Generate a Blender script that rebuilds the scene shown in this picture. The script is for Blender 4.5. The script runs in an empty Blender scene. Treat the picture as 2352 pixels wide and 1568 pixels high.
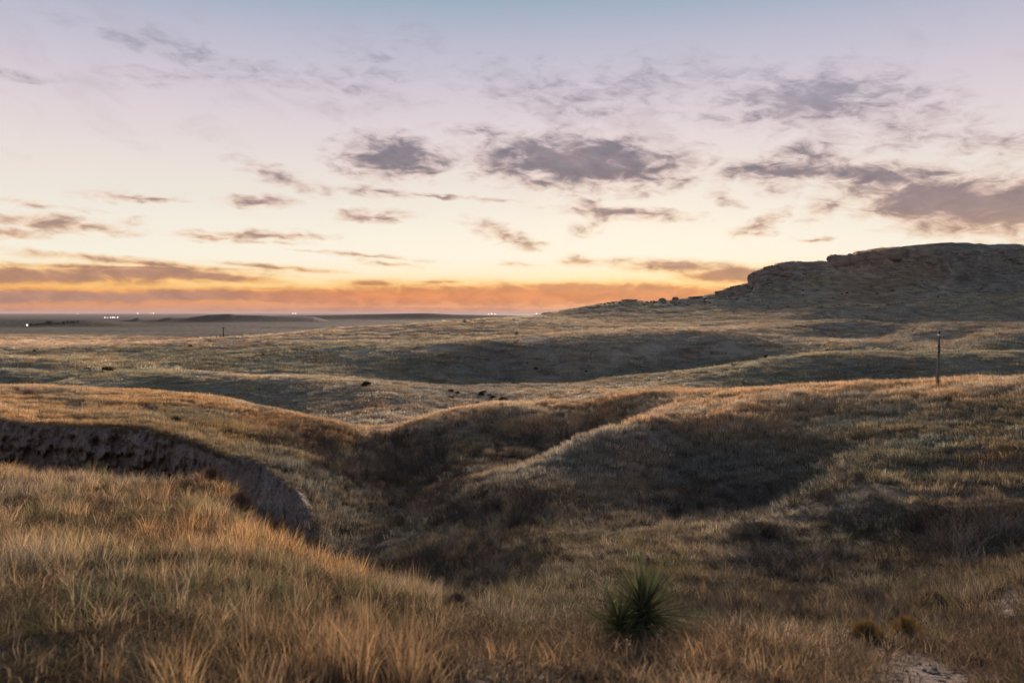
import bpy, math, random
import numpy as np
from math import radians, atan, cos, sin, pi

SC = bpy.context.scene
COL = SC.collection
F = 1850.0          # focal length of the photograph, in units of a 2352 px wide frame
HV = 719.0          # row of the true horizon in that frame
UC = 1176.0
random.seed(7)
RNG = np.random.default_rng(11)

# ------------------------------------------------------------------ camera
cam = bpy.data.cameras.new('camera')
cam_o = bpy.data.objects.new('camera', cam)
COL.objects.link(cam_o)
cam_o.location = (0, 0, 0)
cam_o.rotation_euler = (radians(90), 0, 0)
cam.sensor_width = 36.0
cam.lens = 36.0 * F / 2352.0
cam.shift_y = -(784.0 - HV) / 2352.0
cam.clip_start = 0.05
cam.clip_end = 300000.0
cam.dof.use_dof = True
cam.dof.focus_distance = 45.0
cam.dof.aperture_fstop = 2.6
SC.camera = cam_o

# ------------------------------------------------------------------ view / render settings
SC.view_settings.view_transform = 'Standard'
SC.view_settings.look = 'None'
SC.view_settings.exposure = 0.8
SC.view_settings.gamma = 1.0
SC.view_settings.use_curve_mapping = False
SC.cycles.use_denoising = True
SC.cycles.max_bounces = 4
SC.cycles.diffuse_bounces = 2
SC.cycles.transmission_bounces = 4
SC.cycles.transparent_max_bounces = 8
SC.cycles.volume_bounces = 0
SC.cycles.caustics_reflective = False
SC.cycles.caustics_refractive = False

SUN_AZ, SUN_EL = radians(9.0), radians(4.5)

# ------------------------------------------------------------------ sun lamp (hidden low in the cloud bank)
sl = bpy.data.lights.new('sun', 'SUN')
sl.energy = 5.0
sl.angle = radians(9.0)
sl.color = (1.0, 0.74, 0.54)
sun_o = bpy.data.objects.new('sun', sl)
COL.objects.link(sun_o)
# the lamp shines along its local -Z: aim +Z at the sun
from mathutils import Vector
sd = Vector((sin(SUN_AZ) * cos(SUN_EL), cos(SUN_AZ) * cos(SUN_EL), sin(SUN_EL)))
sun_o.rotation_euler = sd.to_track_quat('Z', 'Y').to_euler()
sun_o.location = (0, 0, 80)


# ------------------------------------------------------------------ node helpers
def s2l(c):
    return tuple((x / 255 / 12.92) if x / 255 <= 0.04045 else ((x / 255 + 0.055) / 1.055) ** 2.4 for x in c)


class NT:
    def __init__(self, tree):
        self.t = tree
        self.n = tree.nodes
        self.l = tree.links

    def new(self, typ, **kw):
        nd = self.n.new(typ)
        for k, v in kw.items():
            setattr(nd, k, v)
        return nd

    def put(self, sock, val):
        if isinstance(val, bpy.types.NodeSocket):
            self.l.new(val, sock)
        elif val is not None:
            sock.default_value = val

    def math(self, op, a, b=None, c=None, clamp=False):
        nd = self.new('ShaderNodeMath', operation=op, use_clamp=clamp)
        for i, v in enumerate((a, b, c)):
            if v is not None:
                self.put(nd.inputs[i], v)
        return nd.outputs[0]

    def smooth(self, x, lo, hi, to0=0.0, to1=1.0):
        nd = self.new('ShaderNodeMapRange', interpolation_type='SMOOTHSTEP')
        self.put(nd.inputs['Value'], x)
        nd.inputs['From Min'].default_value = lo
        nd.inputs['From Max'].default_value = hi
        nd.inputs['To Min'].default_value = to0
        nd.inputs['To Max'].default_value = to1
        return nd.outputs[0]

    def mix(self, f, a, b, blend='MIX'):
        nd = self.new('ShaderNodeMix', data_type='RGBA', blend_type=blend)
        self.put(nd.inputs[0], f)
        for s, v in ((nd.inputs[6], a), (nd.inputs[7], b)):
            if isinstance(v, tuple) and len(v) == 3:
                v = v + (1.0,)
            self.put(s, v)
        return nd.outputs[2]

    def ramp(self, f, stops, interp='LINEAR'):
        nd = self.new('ShaderNodeValToRGB')
        cr = nd.color_ramp
        cr.interpolation = interp
        while len(cr.elements) < len(stops):
            cr.elements.new(0.5)
        for e, (p, c) in zip(cr.elements, stops):
            e.position = p
            e.color = tuple(c) + (1.0,)
        self.put(nd.inputs[0], f)
        return nd.outputs[0]

    def noise(self, vec, scale, detail=4, rough=0.5, dist=0.0, dim='3D'):
        nd = self.new('ShaderNodeTexNoise', noise_dimensions=dim)
        if vec is not None:
            self.put(nd.inputs['Vector'], vec)
        nd.inputs['Scale'].default_value = scale
        nd.inputs['Detail'].default_value = detail
        nd.inputs['Roughness'].default_value = rough
        nd.inputs['Distortion'].default_value = dist
        return nd.outputs

    def vscale(self, vec, s):
        nd = self.new('ShaderNodeVectorMath', operation='MULTIPLY')
        self.put(nd.inputs[0], vec)
        nd.inputs[1].default_value = s
        return nd.outputs[0]


# ------------------------------------------------------------------ world: dusk sky with clouds
def pix_dir(u, v):
    az = atan((u - UC) / F)
    el = atan((HV - v) / F * cos(az))
    return az, el


# (u, v, half width, half height, tilt in degrees downward to the right, density)
CLOUDS = [
    (0, 632, 620, 26, 0, 1.3), (330, 628, 330, 22, 1, 1.2), (480, 634, 200, 14, 3, 1.0), (330, 604, 330, 12, 3.0, .74), (640, 614, 190, 8, 5, .74), (300, 616, 420, 10, 2, .9),
    (100, 680, 700, 23, 0, 1.3), (500, 678, 420, 19, 0, 1.2), (800, 682, 460, 26, 0, 1.3), (1150, 678, 520, 34, 0.6, 1.3), (1450, 676, 360, 34, 0, 1.3), (1330, 660, 260, 16, 0, 1.0), (880, 712, 560, 9, 0, 1.0), (-100, 712, 300, 8, 0, .8),
    (860, 650, 110, 13, 0, .8), (740, 668, 120, 10, 0, .75), (1010, 648, 150, 8, 1, .6), (600, 663, 180, 7, 0, .6),
    (1560, 614, 210, 22, 4, .95), (1690, 632, 170, 26, 2, 1.0), (1330, 598, 70, 17, 0, .55), (1200, 607, 80, 8, 4, .5),
    (590, 540, 190, 9, -1, .72), (480, 545, 95, 7, 2, .72), (670, 539, 80, 9, -2, .75), (600, 556, 150, 5, 1, .45),
    (110, 512, 190, 17, 6, .68), (15, 536, 90, 12, 0, .7), (200, 520, 130, 12, -6, .62), (90, 470, 150, 9, 4, .4),
    (300, 452, 120, 10, 1, .74), (595, 461, 85, 14, 2, .78), (865, 497, 98, 14, 0, .8),
    (880, 442, 90, 11, 3, .75), (1000, 449, 190, 5, 4, .5), (850, 588, 160, 5, 3, .62), (880, 604, 130, 10, 3, .5),
    (905, 360, 130, 45, 4, .95), (850, 368, 90, 36, 0, .72), (930, 352, 60, 32, 0, 1.0), (970, 380, 60, 26, 10, .7),
    (1330, 372, 280, 56, 3, 1.0), (1210, 382, 150, 32, 4, .85), (1390, 362, 150, 48, 4, 1.1), (1490, 398, 130, 36, -10, .75), (1240, 418, 90, 14, 4, .6),
    (1430, 490, 165, 14, 4, .85), (1390, 480, 90, 17, 8, .75), (1350, 525, 80, 18, -25, .45),
    (1150, 536, 95, 20, 17, .72), (1225, 560, 60, 5, 3, .6),
    (1800, 392, 190, 28, 1, .85), (1860, 358, 95, 40, 14, .75), (2000, 402, 160, 34, 8, .8), (1770, 420, 60, 24, 50, .42),
    (2180, 462, 280, 66, 12, 1.05), (2080, 418, 160, 36, 8, .8), (2330, 470, 160, 60, 0, 1.1), (2120, 486, 120, 34, 14, .85),
    (1860, 222, 260, 60, 2, .78), (1820, 200, 180, 48, 8, .62), (1980, 236, 240, 50, 8, .6), (1880, 228, 110, 36, 0, .85),
    (1290, 215, 230, 60, 10, .55), (1450, 196, 200, 55, -8, .5), (1640, 190, 200, 40, 4, .45), (2080, 300, 260, 50, 10, .45),
    (470, 128, 300, 26, 12, .58), (290, 88, 180, 22, 10, .55), (780, 185, 200, 22, 10, .45), (430, 175, 260, 20, -4, .42), (30, 172, 120, 12, 4, .55),
    (1100, 302, 110, 16, 5, .52), (640, 405, 120, 18, 16, .52), (700, 424, 100, 10, 6, .42),
    (1750, 512, 70, 18, -25, .52), (1735, 535, 50, 8, 0, .6), (1862, 552, 48, 6, 2, .6), (1890, 480, 60, 22, -20, .5), (1660, 455, 50, 16, 30, .45),
    (860, 150, 160, 70, -30, .42), (2300, 330, 200, 26, 4, .42),
    # off-frame continuation of the same broken cloud
    (-500, 640, 500, 26, 0, .9), (-700, 520, 260, 30, 4, .7), (-420, 330, 240, 50, 0, .7), (2900, 420, 360, 60, 4, .9), (3100, 250, 300, 60, 0, .7), (2800, 640, 500, 30, 0, .9),
]


def build_world():
    w = bpy.data.worlds.new('World')
    SC.world = w
    w.use_nodes = True
    w.cycles.sampling_method = 'MANUAL'
    w.cycles.sample_map_resolution = 256
    t = NT(w.node_tree)
    t.n.clear()
    tc = t.new('ShaderNodeTexCoord')
    sep = t.new('ShaderNodeSeparateXYZ')
    t.put(sep.inputs[0], tc.outputs['Generated'])
    X, Y, Z = sep.outputs
    az = t.math('ARCTAN2', X, Y)
    el = t.math('ARCSINE', Z)
    elp = t.math('MAXIMUM', el, 0.0)
    fac = t.math('SQRT', t.math('DIVIDE', elp, pi / 2))
    stops = [(0.0, (206, 148, 126)), (0.6, (218, 148, 106)), (1.2, (248, 170, 84)), (2.0, (255, 214, 132)), (2.9, (255, 236, 196)),
             (3.8, (251, 243, 226)), (6.75, (244, 236, 223)), (9.8, (238, 227, 220)), (12.8, (227, 214, 218)), (15.7, (211, 202, 214)),
             (18.5, (190, 190, 208)), (21.2, (158, 177, 197)), (34, (120, 148, 180)), (60, (98, 126, 166)), (90, (90, 116, 158))]
    sky = t.ramp(fac, [(math.sqrt(e / 90), s2l(c)) for e, c in stops])
    # physical sky, blended in so the hue follows the low sun
    ns = t.new('ShaderNodeTexSky', sky_type='NISHITA')
    ns.sun_disc = False
    ns.sun_elevation = SUN_EL
    ns.sun_rotation = SUN_AZ
    ns.altitude = 1500
    ns.dust_density = 2.0
    nis = t.mix(1.0, ns.outputs[0], (0.09, 0.09, 0.09), 'MULTIPLY')
    sky = t.mix(0.05, sky, nis)
    # sky away from the sunset: dimmer warm grey, tuned to fill shaded slopes
    ca = t.math('COSINE', t.math('SUBTRACT', az, SUN_AZ))
    back = t.smooth(ca, -0.6, 0.8, 1.0, 0.0)
    low = t.smooth(elp, 0.2, 1.2, 1.0, 0.0)
    back = t.math('MULTIPLY', back, low)
    sky = t.mix(back, sky, s2l((164, 153, 154)))
    # clouds
    ae = t.new('ShaderNodeCombineXYZ')
    t.put(ae.inputs[0], az)
    t.put(ae.inputs[1], el)
    st = t.vscale(ae.outputs[0], (1.0, 2.6, 1.0))
    n1 = t.noise(st, 26.0, 2, 0.55, 0.0, '2D')
    off = t.new('ShaderNodeVectorMath', operation='SUBTRACT')
    t.put(off.inputs[0], n1['Color'])
    off.inputs[1].default_value = (0.5, 0.5, 0.5)
    lowk = t.smooth(el, 0.035, 0.10, 0.22, 1.0)
    offv = t.new('ShaderNodeVectorMath', operation='SCALE')
    t.put(offv.inputs[0], t.vscale(off.outputs[0], (0.030, 0.013, 0.0)))
    t.put(offv.inputs['Scale'], lowk)
    offs = offv.outputs[0]
    pv = t.new('ShaderNodeVectorMath', operation='ADD')
    t.put(pv.inputs[0], ae.outputs[0])
    t.put(pv.inputs[1], offs)
    P = pv.outputs[0]
    # blobs: tilts and densities are rounded to a few levels so that each cloud costs only three cheap nodes
    G = None
    for c0 in range(0, len(CLOUDS), 28):
        rot, lev = {}, {}
        if G is not None:      # keeps the node evaluation in sequence (a negligible offset)
            tie = t.new('ShaderNodeVectorMath', operation='MULTIPLY_ADD')
            t.put(tie.inputs[0], G)
            tie.inputs[1].default_value = (1e-7, 1e-7, 0)
            t.put(tie.inputs[2], P)
            P = tie.outputs[0]
        for (u, v, hw, hh, tilt, dens) in CLOUDS[c0:c0 + 28]:
            a0, e0 = pix_dir(u, v)
            tq = min((-25, -8, 0, 4, 11, 18, 30), key=lambda q: abs(q - tilt))
            dq = min((.45, .6, .74, .88, 1.08), key=lambda q: abs(q - dens * (1.06 if v < 595 else 1.0)))
            if tq not in rot:
                if tq == 0:
                    rot[tq] = P
                else:
                    rn = t.new('ShaderNodeVectorRotate', rotation_type='Z_AXIS')
                    t.put(rn.inputs['Vector'], P)
                    rn.inputs['Angle'].default_value = radians(tq)
                    rot[tq] = rn.outputs[0]
            th = radians(tq)
            cx, cy = a0 * cos(th) - e0 * sin(th), a0 * sin(th) + e0 * cos(th)
            k = cos(a0) ** 2
            sx, sy = 1 / (hw / F * k * (1.25 if v > 595 else 1.42)), 1 / (hh / F * math.sqrt(k) * (1.3 if v > 595 else 1.6))
            ma = t.new('ShaderNodeVectorMath', operation='MULTIPLY_ADD')
            t.put(ma.inputs[0], rot[tq])
            ma.inputs[1].default_value = (sx, sy, 0)
            ma.inputs[2].default_value = (-cx * sx, -cy * sy, 0)
            gr = t.new('ShaderNodeTexGradient', gradient_type='SPHERICAL')
            t.put(gr.inputs[0], ma.outputs[0])
            lev[dq] = gr.outputs['Fac'] if dq not in lev else t.math('MAXIMUM', lev[dq], gr.outputs['Fac'])
        for dq, g in lev.items():
            g = t.math('MULTIPLY', g, dq)
            G = g if G is None else t.math('MAXIMUM', G, g)
    n2 = t.noise(st, 28.0, 7, 0.60, 0.35, '2D')['Fac']
    sh = t.new('ShaderNodeVectorRotate', rotation_type='Z_AXIS')
    t.put(sh.inputs['Vector'], ae.outputs[0])
    sh.inputs['Angle'].default_value = radians(24)
    n3 = t.noise(t.vscale(sh.outputs[0], (1.0, 4.2, 1.0)), 40.0, 5, 0.6, 0.0, '2D')['Fac']
    nn = t.math('ADD', t.math('MULTIPLY', n2, 0.78), t.math('MULTIPLY', n3, 0.22))
    gate = t.smooth(G, 0.0, 0.12)
    cov = t.math('ADD', G, t.math('MULTIPLY', t.math('SUBTRACT', nn, 0.5), t.math('MULTIPLY', gate, t.smooth(el, 0.03, 0.09, 0.75, 1.35))))
    A = t.math('MAXIMUM', t.math('MULTIPLY', t.smooth(cov, 0.0, 0.70), 0.95), t.math('MULTIPLY', t.smooth(cov, 0.06, 0.70), t.smooth(el, 0.055, 0.08, 1.0, 0.0)))
    # high thin veil everywhere above the low sky
    veil = t.noise(t.vscale(sh.outputs[0], (1.0, 2.4, 1.0)), 9.0, 6, 0.62, 0.4, '2D')['Fac']
    veil = t.math('MULTIPLY', t.smooth(veil, 0.48, 0.80), t.smooth(elp, 0.09, 0.25, 0.0, 0.42))
    core = t.ramp(fac, [(math.sqrt(e / 90), s2l(c)) for e, c in [
        (0.3, (214, 142, 106)), (1.3, (222, 138, 88)), (2.3, (186, 132, 104)), (3.2, (172, 128, 112)), (4.4, (186, 146, 120)),
        (6.5, (150, 124, 122)), (8.5, (132, 111, 118)), (11, (120, 108, 119)), (16, (148, 146, 164)), (24, (138, 146, 168)), (90, (110, 124, 156))]])
    edge = t.ramp(fac, [(math.sqrt(e / 90), s2l(c)) for e, c in [
        (0.3, (226, 148, 104)), (1.6, (246, 160, 74)), (2.4, (255, 184, 84)), (3.4, (246, 192, 122)), (5, (234, 186, 148)),
        (8, (222, 186, 168)), (11, (208, 184, 182)), (16, (186, 178, 190)), (26, (160, 166, 184)), (90, (120, 134, 164))]])
    # the band low down is orange under the sun glow, mauve away to the side
    side = t.smooth(t.math('ABSOLUTE', t.math('SUBTRACT', az, radians(3.0))), radians(10), radians(28))
    lowm = t.math('MULTIPLY', side, t.smooth(elp, 0.02, 0.06, 1.0, 0.0))
    core = t.mix(t.math('MULTIPLY', lowm, 0.85), core, s2l((170, 134, 120)))
    # orange between the bands right under the glow
    bl = t.math('MULTIPLY', t.smooth(n3, 0.42, 0.62), t.smooth(el, 0.11, 0.17, 0.0, 0.6))
    core = t.mix(bl, core, s2l((120, 120, 133)))
    cc = t.mix(t.smooth(cov, 0.24, 0.82), edge, core)
    var = t.smooth(n2, 0.25, 0.75, 1.16, 0.86)
    cc = t.mix(1.0, cc, var, 'MULTIPLY')
    A = t.math('MULTIPLY', A, t.smooth(el, 0.20, 0.30, 1.0, 0.6))
    out = t.mix(t.math('MULTIPLY', A, 0.94), sky, cc)
    out = t.mix(veil, out, edge)
    # sun glow behind the cloud rims
    ga, ge = pix_dir(1560, 655)
    gd = t.math('ADD', t.math('POWER', t.math('DIVIDE', t.math('SUBTRACT', az, ga), 0.30), 2.0),
                t.math('POWER', t.math('DIVIDE', t.math('SUBTRACT', el, ge), 0.024), 2.0))
    glow = t.math('MULTIPLY', t.math('EXPONENT', t.math('MULTIPLY', gd, -1.0)), t.math('SUBTRACT', 1.0, t.math('MULTIPLY', A, 0.8)))
    out = t.mix(t.math('MULTIPLY', glow, 0.58), out, (1.3, 0.82, 0.36))
    ga2, ge2 = pix_dir(1130, 585)
    gd2 = t.math('ADD', t.math('POWER', t.math('DIVIDE', t.math('SUBTRACT', az, ga2), 0.42), 2.0),
                 t.math('POWER', t.math('DIVIDE', t.math('SUBTRACT', el, ge2), 0.042), 2.0))
    glow2 = t.math('MULTIPLY', t.math('EXPONENT', t.math('MULTIPLY', gd2, -1.0)), t.math('SUBTRACT', 1.0, A))
    out = t.mix(t.math('MULTIPLY', glow2, 0.6), out, (1.02, 0.93, 0.76))
    # below the horizon (never seen past the ground) the sky simply holds its horizon colour
    bg = t.new('ShaderNodeBackground')
    x10 = t.mix(1.0, out, (10.0, 10.0, 10.0), 'MULTIPLY')
    t.put(bg.inputs[0], x10)
    bg.inputs[1].default_value = 0.0575
    wo = t.new('ShaderNodeOutputWorld')
    t.l.new(bg.outputs[0], wo.inputs[0])


build_world()


# ------------------------------------------------------------------ numeric noise
def _hash(ix, iy, seed):
    n = (ix.astype(np.int64) * 374761393 + iy.astype(np.int64) * 668265263 + seed * 982451653) & 0xFFFFFFFF
    n = ((n ^ (n >> 13)) * 1274126177) & 0xFFFFFFFF
    n = n ^ (n >> 16)
    return (n & 0xFFFF) / 65535.0


def vnoise(x, y, seed=0):
    ix, iy = np.floor(x), np.floor(y)
    fx, fy = x - ix, y - iy
    ux, uy = fx * fx * fx * (fx * (fx * 6 - 15) + 10), fy * fy * fy * (fy * (fy * 6 - 15) + 10)
    a, b = _hash(ix, iy, seed), _hash(ix + 1, iy, seed)
    c, d = _hash(ix, iy + 1, seed), _hash(ix + 1, iy + 1, seed)
    return (a + (b - a) * ux) * (1 - uy) + (c + (d - c) * ux) * uy - 0.5


def fbm(x, y, oct=4, seed=0, gain=0.5, lac=2.03):
    s, amp = 0.0, 1.0
    for k in range(oct):
        s = s + amp * vnoise(x, y, seed + k * 17)
        x, y = x * lac + 13.7, y * lac - 7.3
        amp *= gain
    return s


def sstep(x, a, b):
    t = np.clip((x - a) / (b - a), 0, 1)
    return t * t * (3 - 2 * t)


# ------------------------------------------------------------------ terrain control points
# V: (column, row, metres ahead) of ground seen in the photograph; H: (column, metres ahead, height) of ground hidden behind crests
V = [
    # nearest knoll
    (0, 1568, 3.6), (0, 1300, 7.4), (0, 1180, 11.5), (0, 1095, 19), (175, 1106, 18.3), (350, 1114, 17.5), (0, 1140, 14.3), (150, 1143, 14.3), (300, 1148, 14), (400, 1150, 14), (470, 1140, 14), (520, 1160, 13.2), (80, 1117, 16.6), (230, 1124, 16.2), (380, 1130, 15.8), (300, 1568, 3.6), (300, 1350, 6.2), (300, 1180, 11.5),
    (600, 1568, 3.6), (600, 1406, 5.6), (560, 1306, 8), (740, 1370, 7.2), (900, 1410, 6.8), (475, 1108, 16.8), (545, 1152, 15), (580, 1212, 12.8), (650, 1260, 11.5), (725, 1296, 10.7),
    (820, 1338, 9.8), (890, 1364, 9.0), (980, 1380, 8.5), (1100, 1420, 7.2), (1176, 1438, 6.7), (900, 1568, 3.7), (900, 1470, 5.4), (1176, 1568, 3.8), (1176, 1498, 5.0),
    (1356, 1434, 6.4), (1460, 1568, 4.0), (1455, 1500, 5.2), (1576, 1444, 6.5), (1726, 1449, 6.9), (1726, 1568, 4.2), (2016, 1568, 4.6), (2016, 1459, 7.5),
    (2352, 1568, 5.0), (2352, 1450, 7.5), (2276, 1391, 10), (2352, 1341, 12), (2126, 1473, 7.2),
    # the draw
    (750, 1205, 27), (850, 1155, 35), (880, 1105, 42), (900, 1065, 49), (880, 1035, 55), (850, 1014, 60), (900, 1260, 21.5), (1000, 1300, 17.5), (950, 1200, 26),
    (1050, 1200, 26), (1050, 1133, 33), (1100, 1103, 36), (1180, 1370, 12.5), (1180, 1300, 17), (1176, 1220, 22.5), (1176, 1150, 28), (1400, 1400, 10.5), (1400, 1330, 14), (1400, 1285, 17),
    (1326, 1261, 19), (1476, 1226, 20), (1626, 1211, 21), (1826, 1191, 22), (2001, 1146, 23), (2126, 1141, 23.5), (2352, 1106, 24),
    (1350, 1205, 24.5), (1626, 1180, 27.5), (1776, 1170, 28), (1700, 1115, 31.8), (1700, 1062, 34), (1700, 1000, 37.3), (1700, 950, 41), (1450, 1140, 30.2), (1400, 1088, 33), (1550, 1045, 36.4), (1850, 1090, 31.5),
    (1176, 1091, 34), (1276, 1066, 34), (1376, 1021, 35.5), (1446, 986, 38), (1526, 963, 41), (1626, 947, 43.5), (1800, 925, 44),
    (1326, 1052, 46), (1250, 1062, 44.5), (1176, 1078, 42), (1176, 1000, 53), (1326, 990, 53.5), (1400, 960, 55.3), (1100, 1042, 46), (1000, 1062, 47), (1250, 965, 57.6), (1000, 1010, 55),
    (870, 1012, 63), (925, 986, 63), (980, 963, 63), (1040, 948, 63), (1176, 936, 61), (1426, 921, 57), (1676, 901, 52), (1926, 890, 48), (2156, 886, 45), (2352, 875, 43),
    (1926, 940, 41), (2156, 940, 38), (2352, 940, 35), (1926, 1000, 36), (2156, 1010, 32), (2352, 1020, 29), (1926, 1080, 30), (2126, 1090, 27),
    (1901, 1231, 20), (1750, 1292, 17), (1900, 1322, 15.5), (2050, 1292, 17), (2026, 1211, 20.5), (2200, 1250, 18), (2352, 1230, 18), (1700, 1402, 11), (1900, 1412, 10.5), (2100, 1382, 11.5), (2150, 1422, 9.5), (1600, 1340, 14), (2250, 1330, 13.5),
    # left hill
    (0, 930, 57), (0, 890, 78), (225, 898, 76), (350, 906, 75), (475, 912, 74), (525, 923, 72), (575, 936, 70), (650, 951, 68), (750, 972, 66), (810, 991, 64), (840, 1005, 62),
    (200, 940, 56), (300, 950, 54), (450, 975, 50), (550, 1000, 47), (650, 1040, 42), (740, 1020, 50), (720, 1080, 38), (760, 1120, 34.5), (640, 980, 57),
    # valley behind
    (800, 960, 98), (950, 955, 100), (1000, 930, 115), (1176, 905, 132), (1300, 900, 132), (1426, 890, 132), (900, 930, 112),
    (105, 889, 133), (150, 876, 137), (240, 874, 139), (440, 880, 138), (500, 878, 140), (625, 884, 134), (740, 888, 130), (380, 902, 133), (440, 905, 133), (500, 908, 135), (625, 917, 129), (300, 895, 135),
    (700, 921, 121), (765, 899, 124), (840, 889, 126), (900, 906, 120), (625, 870, 160), (840, 870, 160), (500, 860, 165),
    (0, 859, 165), (80, 853, 170), (230, 852, 172), (0, 887, 161), (110, 880, 163), (0, 840, 200), (100, 841, 200), (195, 848, 190), (0, 855, 196), (100, 852, 196),
    (0, 826, 260), (115, 815, 290), (0, 812, 320), (165, 803, 300), (240, 797, 310), (320, 790, 320), (515, 777, 340), (700, 763, 380), (780, 754, 400), (975, 745, 430), (1120, 734, 470), (1251, 723, 560),
    (395, 851, 180), (530, 829, 205), (615, 816, 220), (750, 801, 240), (900, 791, 255), (1015, 784, 265), (1176, 776, 280), (530, 850, 186), (750, 832, 212), (650, 842, 196), (320, 825, 240), (515, 800, 280), (900, 765, 330),
    (935, 857, 178), (975, 844, 185), (1050, 824, 200), (1176, 809, 215), (1301, 799, 225), (1426, 792, 232), (1651, 789, 235), (1801, 797, 220), (1876, 804, 210),
    (950, 872, 172), (1050, 870, 186), (1176, 868, 197), (1301, 862, 205), (1426, 857, 212), (1540, 850, 214), (1626, 843, 216), (1726, 829, 209), (1810, 812, 208), (1000, 886, 150), (1176, 882, 155), (1301, 770, 300), (1176, 757, 340),
    (1426, 868, 167), (1626, 845, 153), (1751, 824, 150), (1876, 809, 150), (2001, 807, 148), (2176, 807, 145), (2352, 812, 140), (1826, 887, 124), (2100, 882, 120), (2352, 870, 115), (1826, 848, 133), (2100, 843, 129), (2352, 836, 125), (1650, 882, 125), (1500, 895, 120), (1400, 880, 150),
    (2276, 782, 190), (2352, 767, 200), (2000, 790, 210), (2150, 777, 243), (2220, 772, 246), (2151, 762, 250), (2276, 751, 255), (2352, 747, 255), (2250, 768, 238),
    (1916, 747, 300), (1976, 744, 300), (2100, 747, 295), (1930, 764, 292), (2050, 764, 290), (1911, 727, 400), (1956, 714, 410), (2126, 709, 410), (2352, 702, 400), (1930, 739, 396), (2040, 736, 397), (2126, 732, 396), (2352, 724, 389),
    (1426, 750, 360), (1650, 755, 330), (1650, 730, 430), (1426, 727, 470), (1326, 725, 500), (1576, 714, 500), (1851, 699, 520), (1800, 740, 350),
    # mesa
    (1326, 709, 580), (1426, 693, 600), (1591, 684, 610), (1648, 676, 610), (1671, 664, 615), (1721, 656, 613), (1732, 632, 619), (1746, 621, 622), (1796, 608, 630), (1896, 600, 650), (1918, 587, 655), (2026, 574, 670), (2176, 567, 680), (2296, 562, 680), (2352, 564, 680),
    (1860, 611, 612), (1926, 617, 602), (2051, 622, 592), (2091, 632, 580), (2151, 657, 560), (2186, 672, 540), (2091, 626, 624), (2200, 642, 608), (2352, 640, 600), (1950, 613, 636), (2060, 600, 648), (2352, 596, 645), (2200, 600, 645),
    (1750, 680, 570), (1800, 650, 590), (1900, 670, 560), (2000, 680, 540), (2352, 680, 520), (2200, 695, 500), (1650, 695, 560), (2050, 700, 470), (1500, 702, 560),
]
H = [
    (0, 26, -7.6), (200, 26, -7.8), (400, 24, -7.6), (560, 19.5, -6.9), (480, 28, -8.2), (650, 16, -6.0), (820, 13.5, -5.0), (980, 11.5, -4.2), (1176, 8.5, -3.3), (1576, 8.3, -3.2), (600, 26, -7.6),
    (1376, 44, -7.6), (1450, 46, -6.7),
    (0, 100, -12.3), (300, 100, -12.4), (500, 96, -12.4), (700, 88, -12.4), (850, 80, -11.6), (1000, 84, -11.6), (1300, 84, -11.0), (1700, 78, -10.2), (2100, 74, -9.6), (2352, 70, -9.0),
    (1876, 178, -11), (2100, 178, -10), (2352, 168, -9.5),
    (300, 450, -19), (515, 450, -18), (780, 520, -17), (1120, 620, -14), (0, 440, -17.0), (0, 700, -19.3), (300, 700, -19.6), (700, 750, -19.6), (1000, 850, -19.5),
    (1326, 640, 1.5), (1591, 655, 10), (1750, 680, 34), (1916, 720, 47), (2296, 760, 58), (1326, 800, -14), (1591, 800, -6), (1750, 880, 10), (2000, 1000, 40), (2352, 1000, 52),
    (1500, 1150, -19), (1900, 1500, -15), (2352, 1600, -10),
]
for uu in (-500, 0, 500, 1000, 1500, 2000, 2500, 2900):
    for dd, zz in ((1.0, -1.68), (2.2, -1.70), (1600 if uu < 1600 else 2300, -20.3), (3000, -21.3), (6000, -22), (12000, -22), (30000, -22), (70000, -22)):
        H.append((uu, dd, zz))

CLIFF = [(-400, 950, 46), (0, 961, 46), (75, 974, 45.5), (150, 979, 45), (340, 986, 43), (400, 1002, 41), (450, 1014, 39.5), (500, 1036, 37.5), (565, 1059, 35), (640, 1089, 31.5), (685, 1122, 28.5), (712, 1160, 26.5)]
CA = np.array([(u - UC) / F for u, v, d in CLIFF])
CD = np.array([d for u, v, d in CLIFF])
CZ = np.array([-(v - HV) / F * d for u, v, d in CLIFF])
CDROP_U = np.array([-400, 0, 300, 450, 565, 640, 690, 712])
CDROP = np.array([3.2, 3.1, 2.9, 2.2, 1.5, 0.9, 0.3, 0.0])
for u, v, d in CLIFF:
    V.append((u, v, d + 0.15))
    V.append((u, v - 6 if u < 600 else v, d + 1.6)) if u < 600 else None


def cliff_drop(a, d):
    dc = np.interp(a, CA, CD, right=1.0)
    dr = np.interp(a * F + UC, CDROP_U, CDROP, right=0.0)
    w = np.interp(a * F + UC, [380, 470, 650, 712], [.9, 1.9, 3.2, 2.6])
    s = sstep(dc - d, -0.05, w)
    fade = sstep(d, dc * 0.45, dc * 0.75)
    return dr * s * fade


def z0(a, d):
    u = a * F + UC
    mesa = 8.0 * sstep(u, 1721, 1737) * sstep(d, 570, 612) * (1 - sstep(d, 720, 900))
    mesa = mesa + 8.0 * sstep(u, 1899, 1921) * sstep(d, 634, 649) * (1 - sstep(d, 760, 950))
    return -1.7 - 20.0 * (1 - np.exp(-d / 240.0)) - cliff_drop(a, d) + mesa


pts = [((u - UC) / F, d, -(v - HV) / F * d) for (u, v, d) in V]
pts += [((u - UC) / F, d, z) for (u, d, z) in H]
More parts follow.
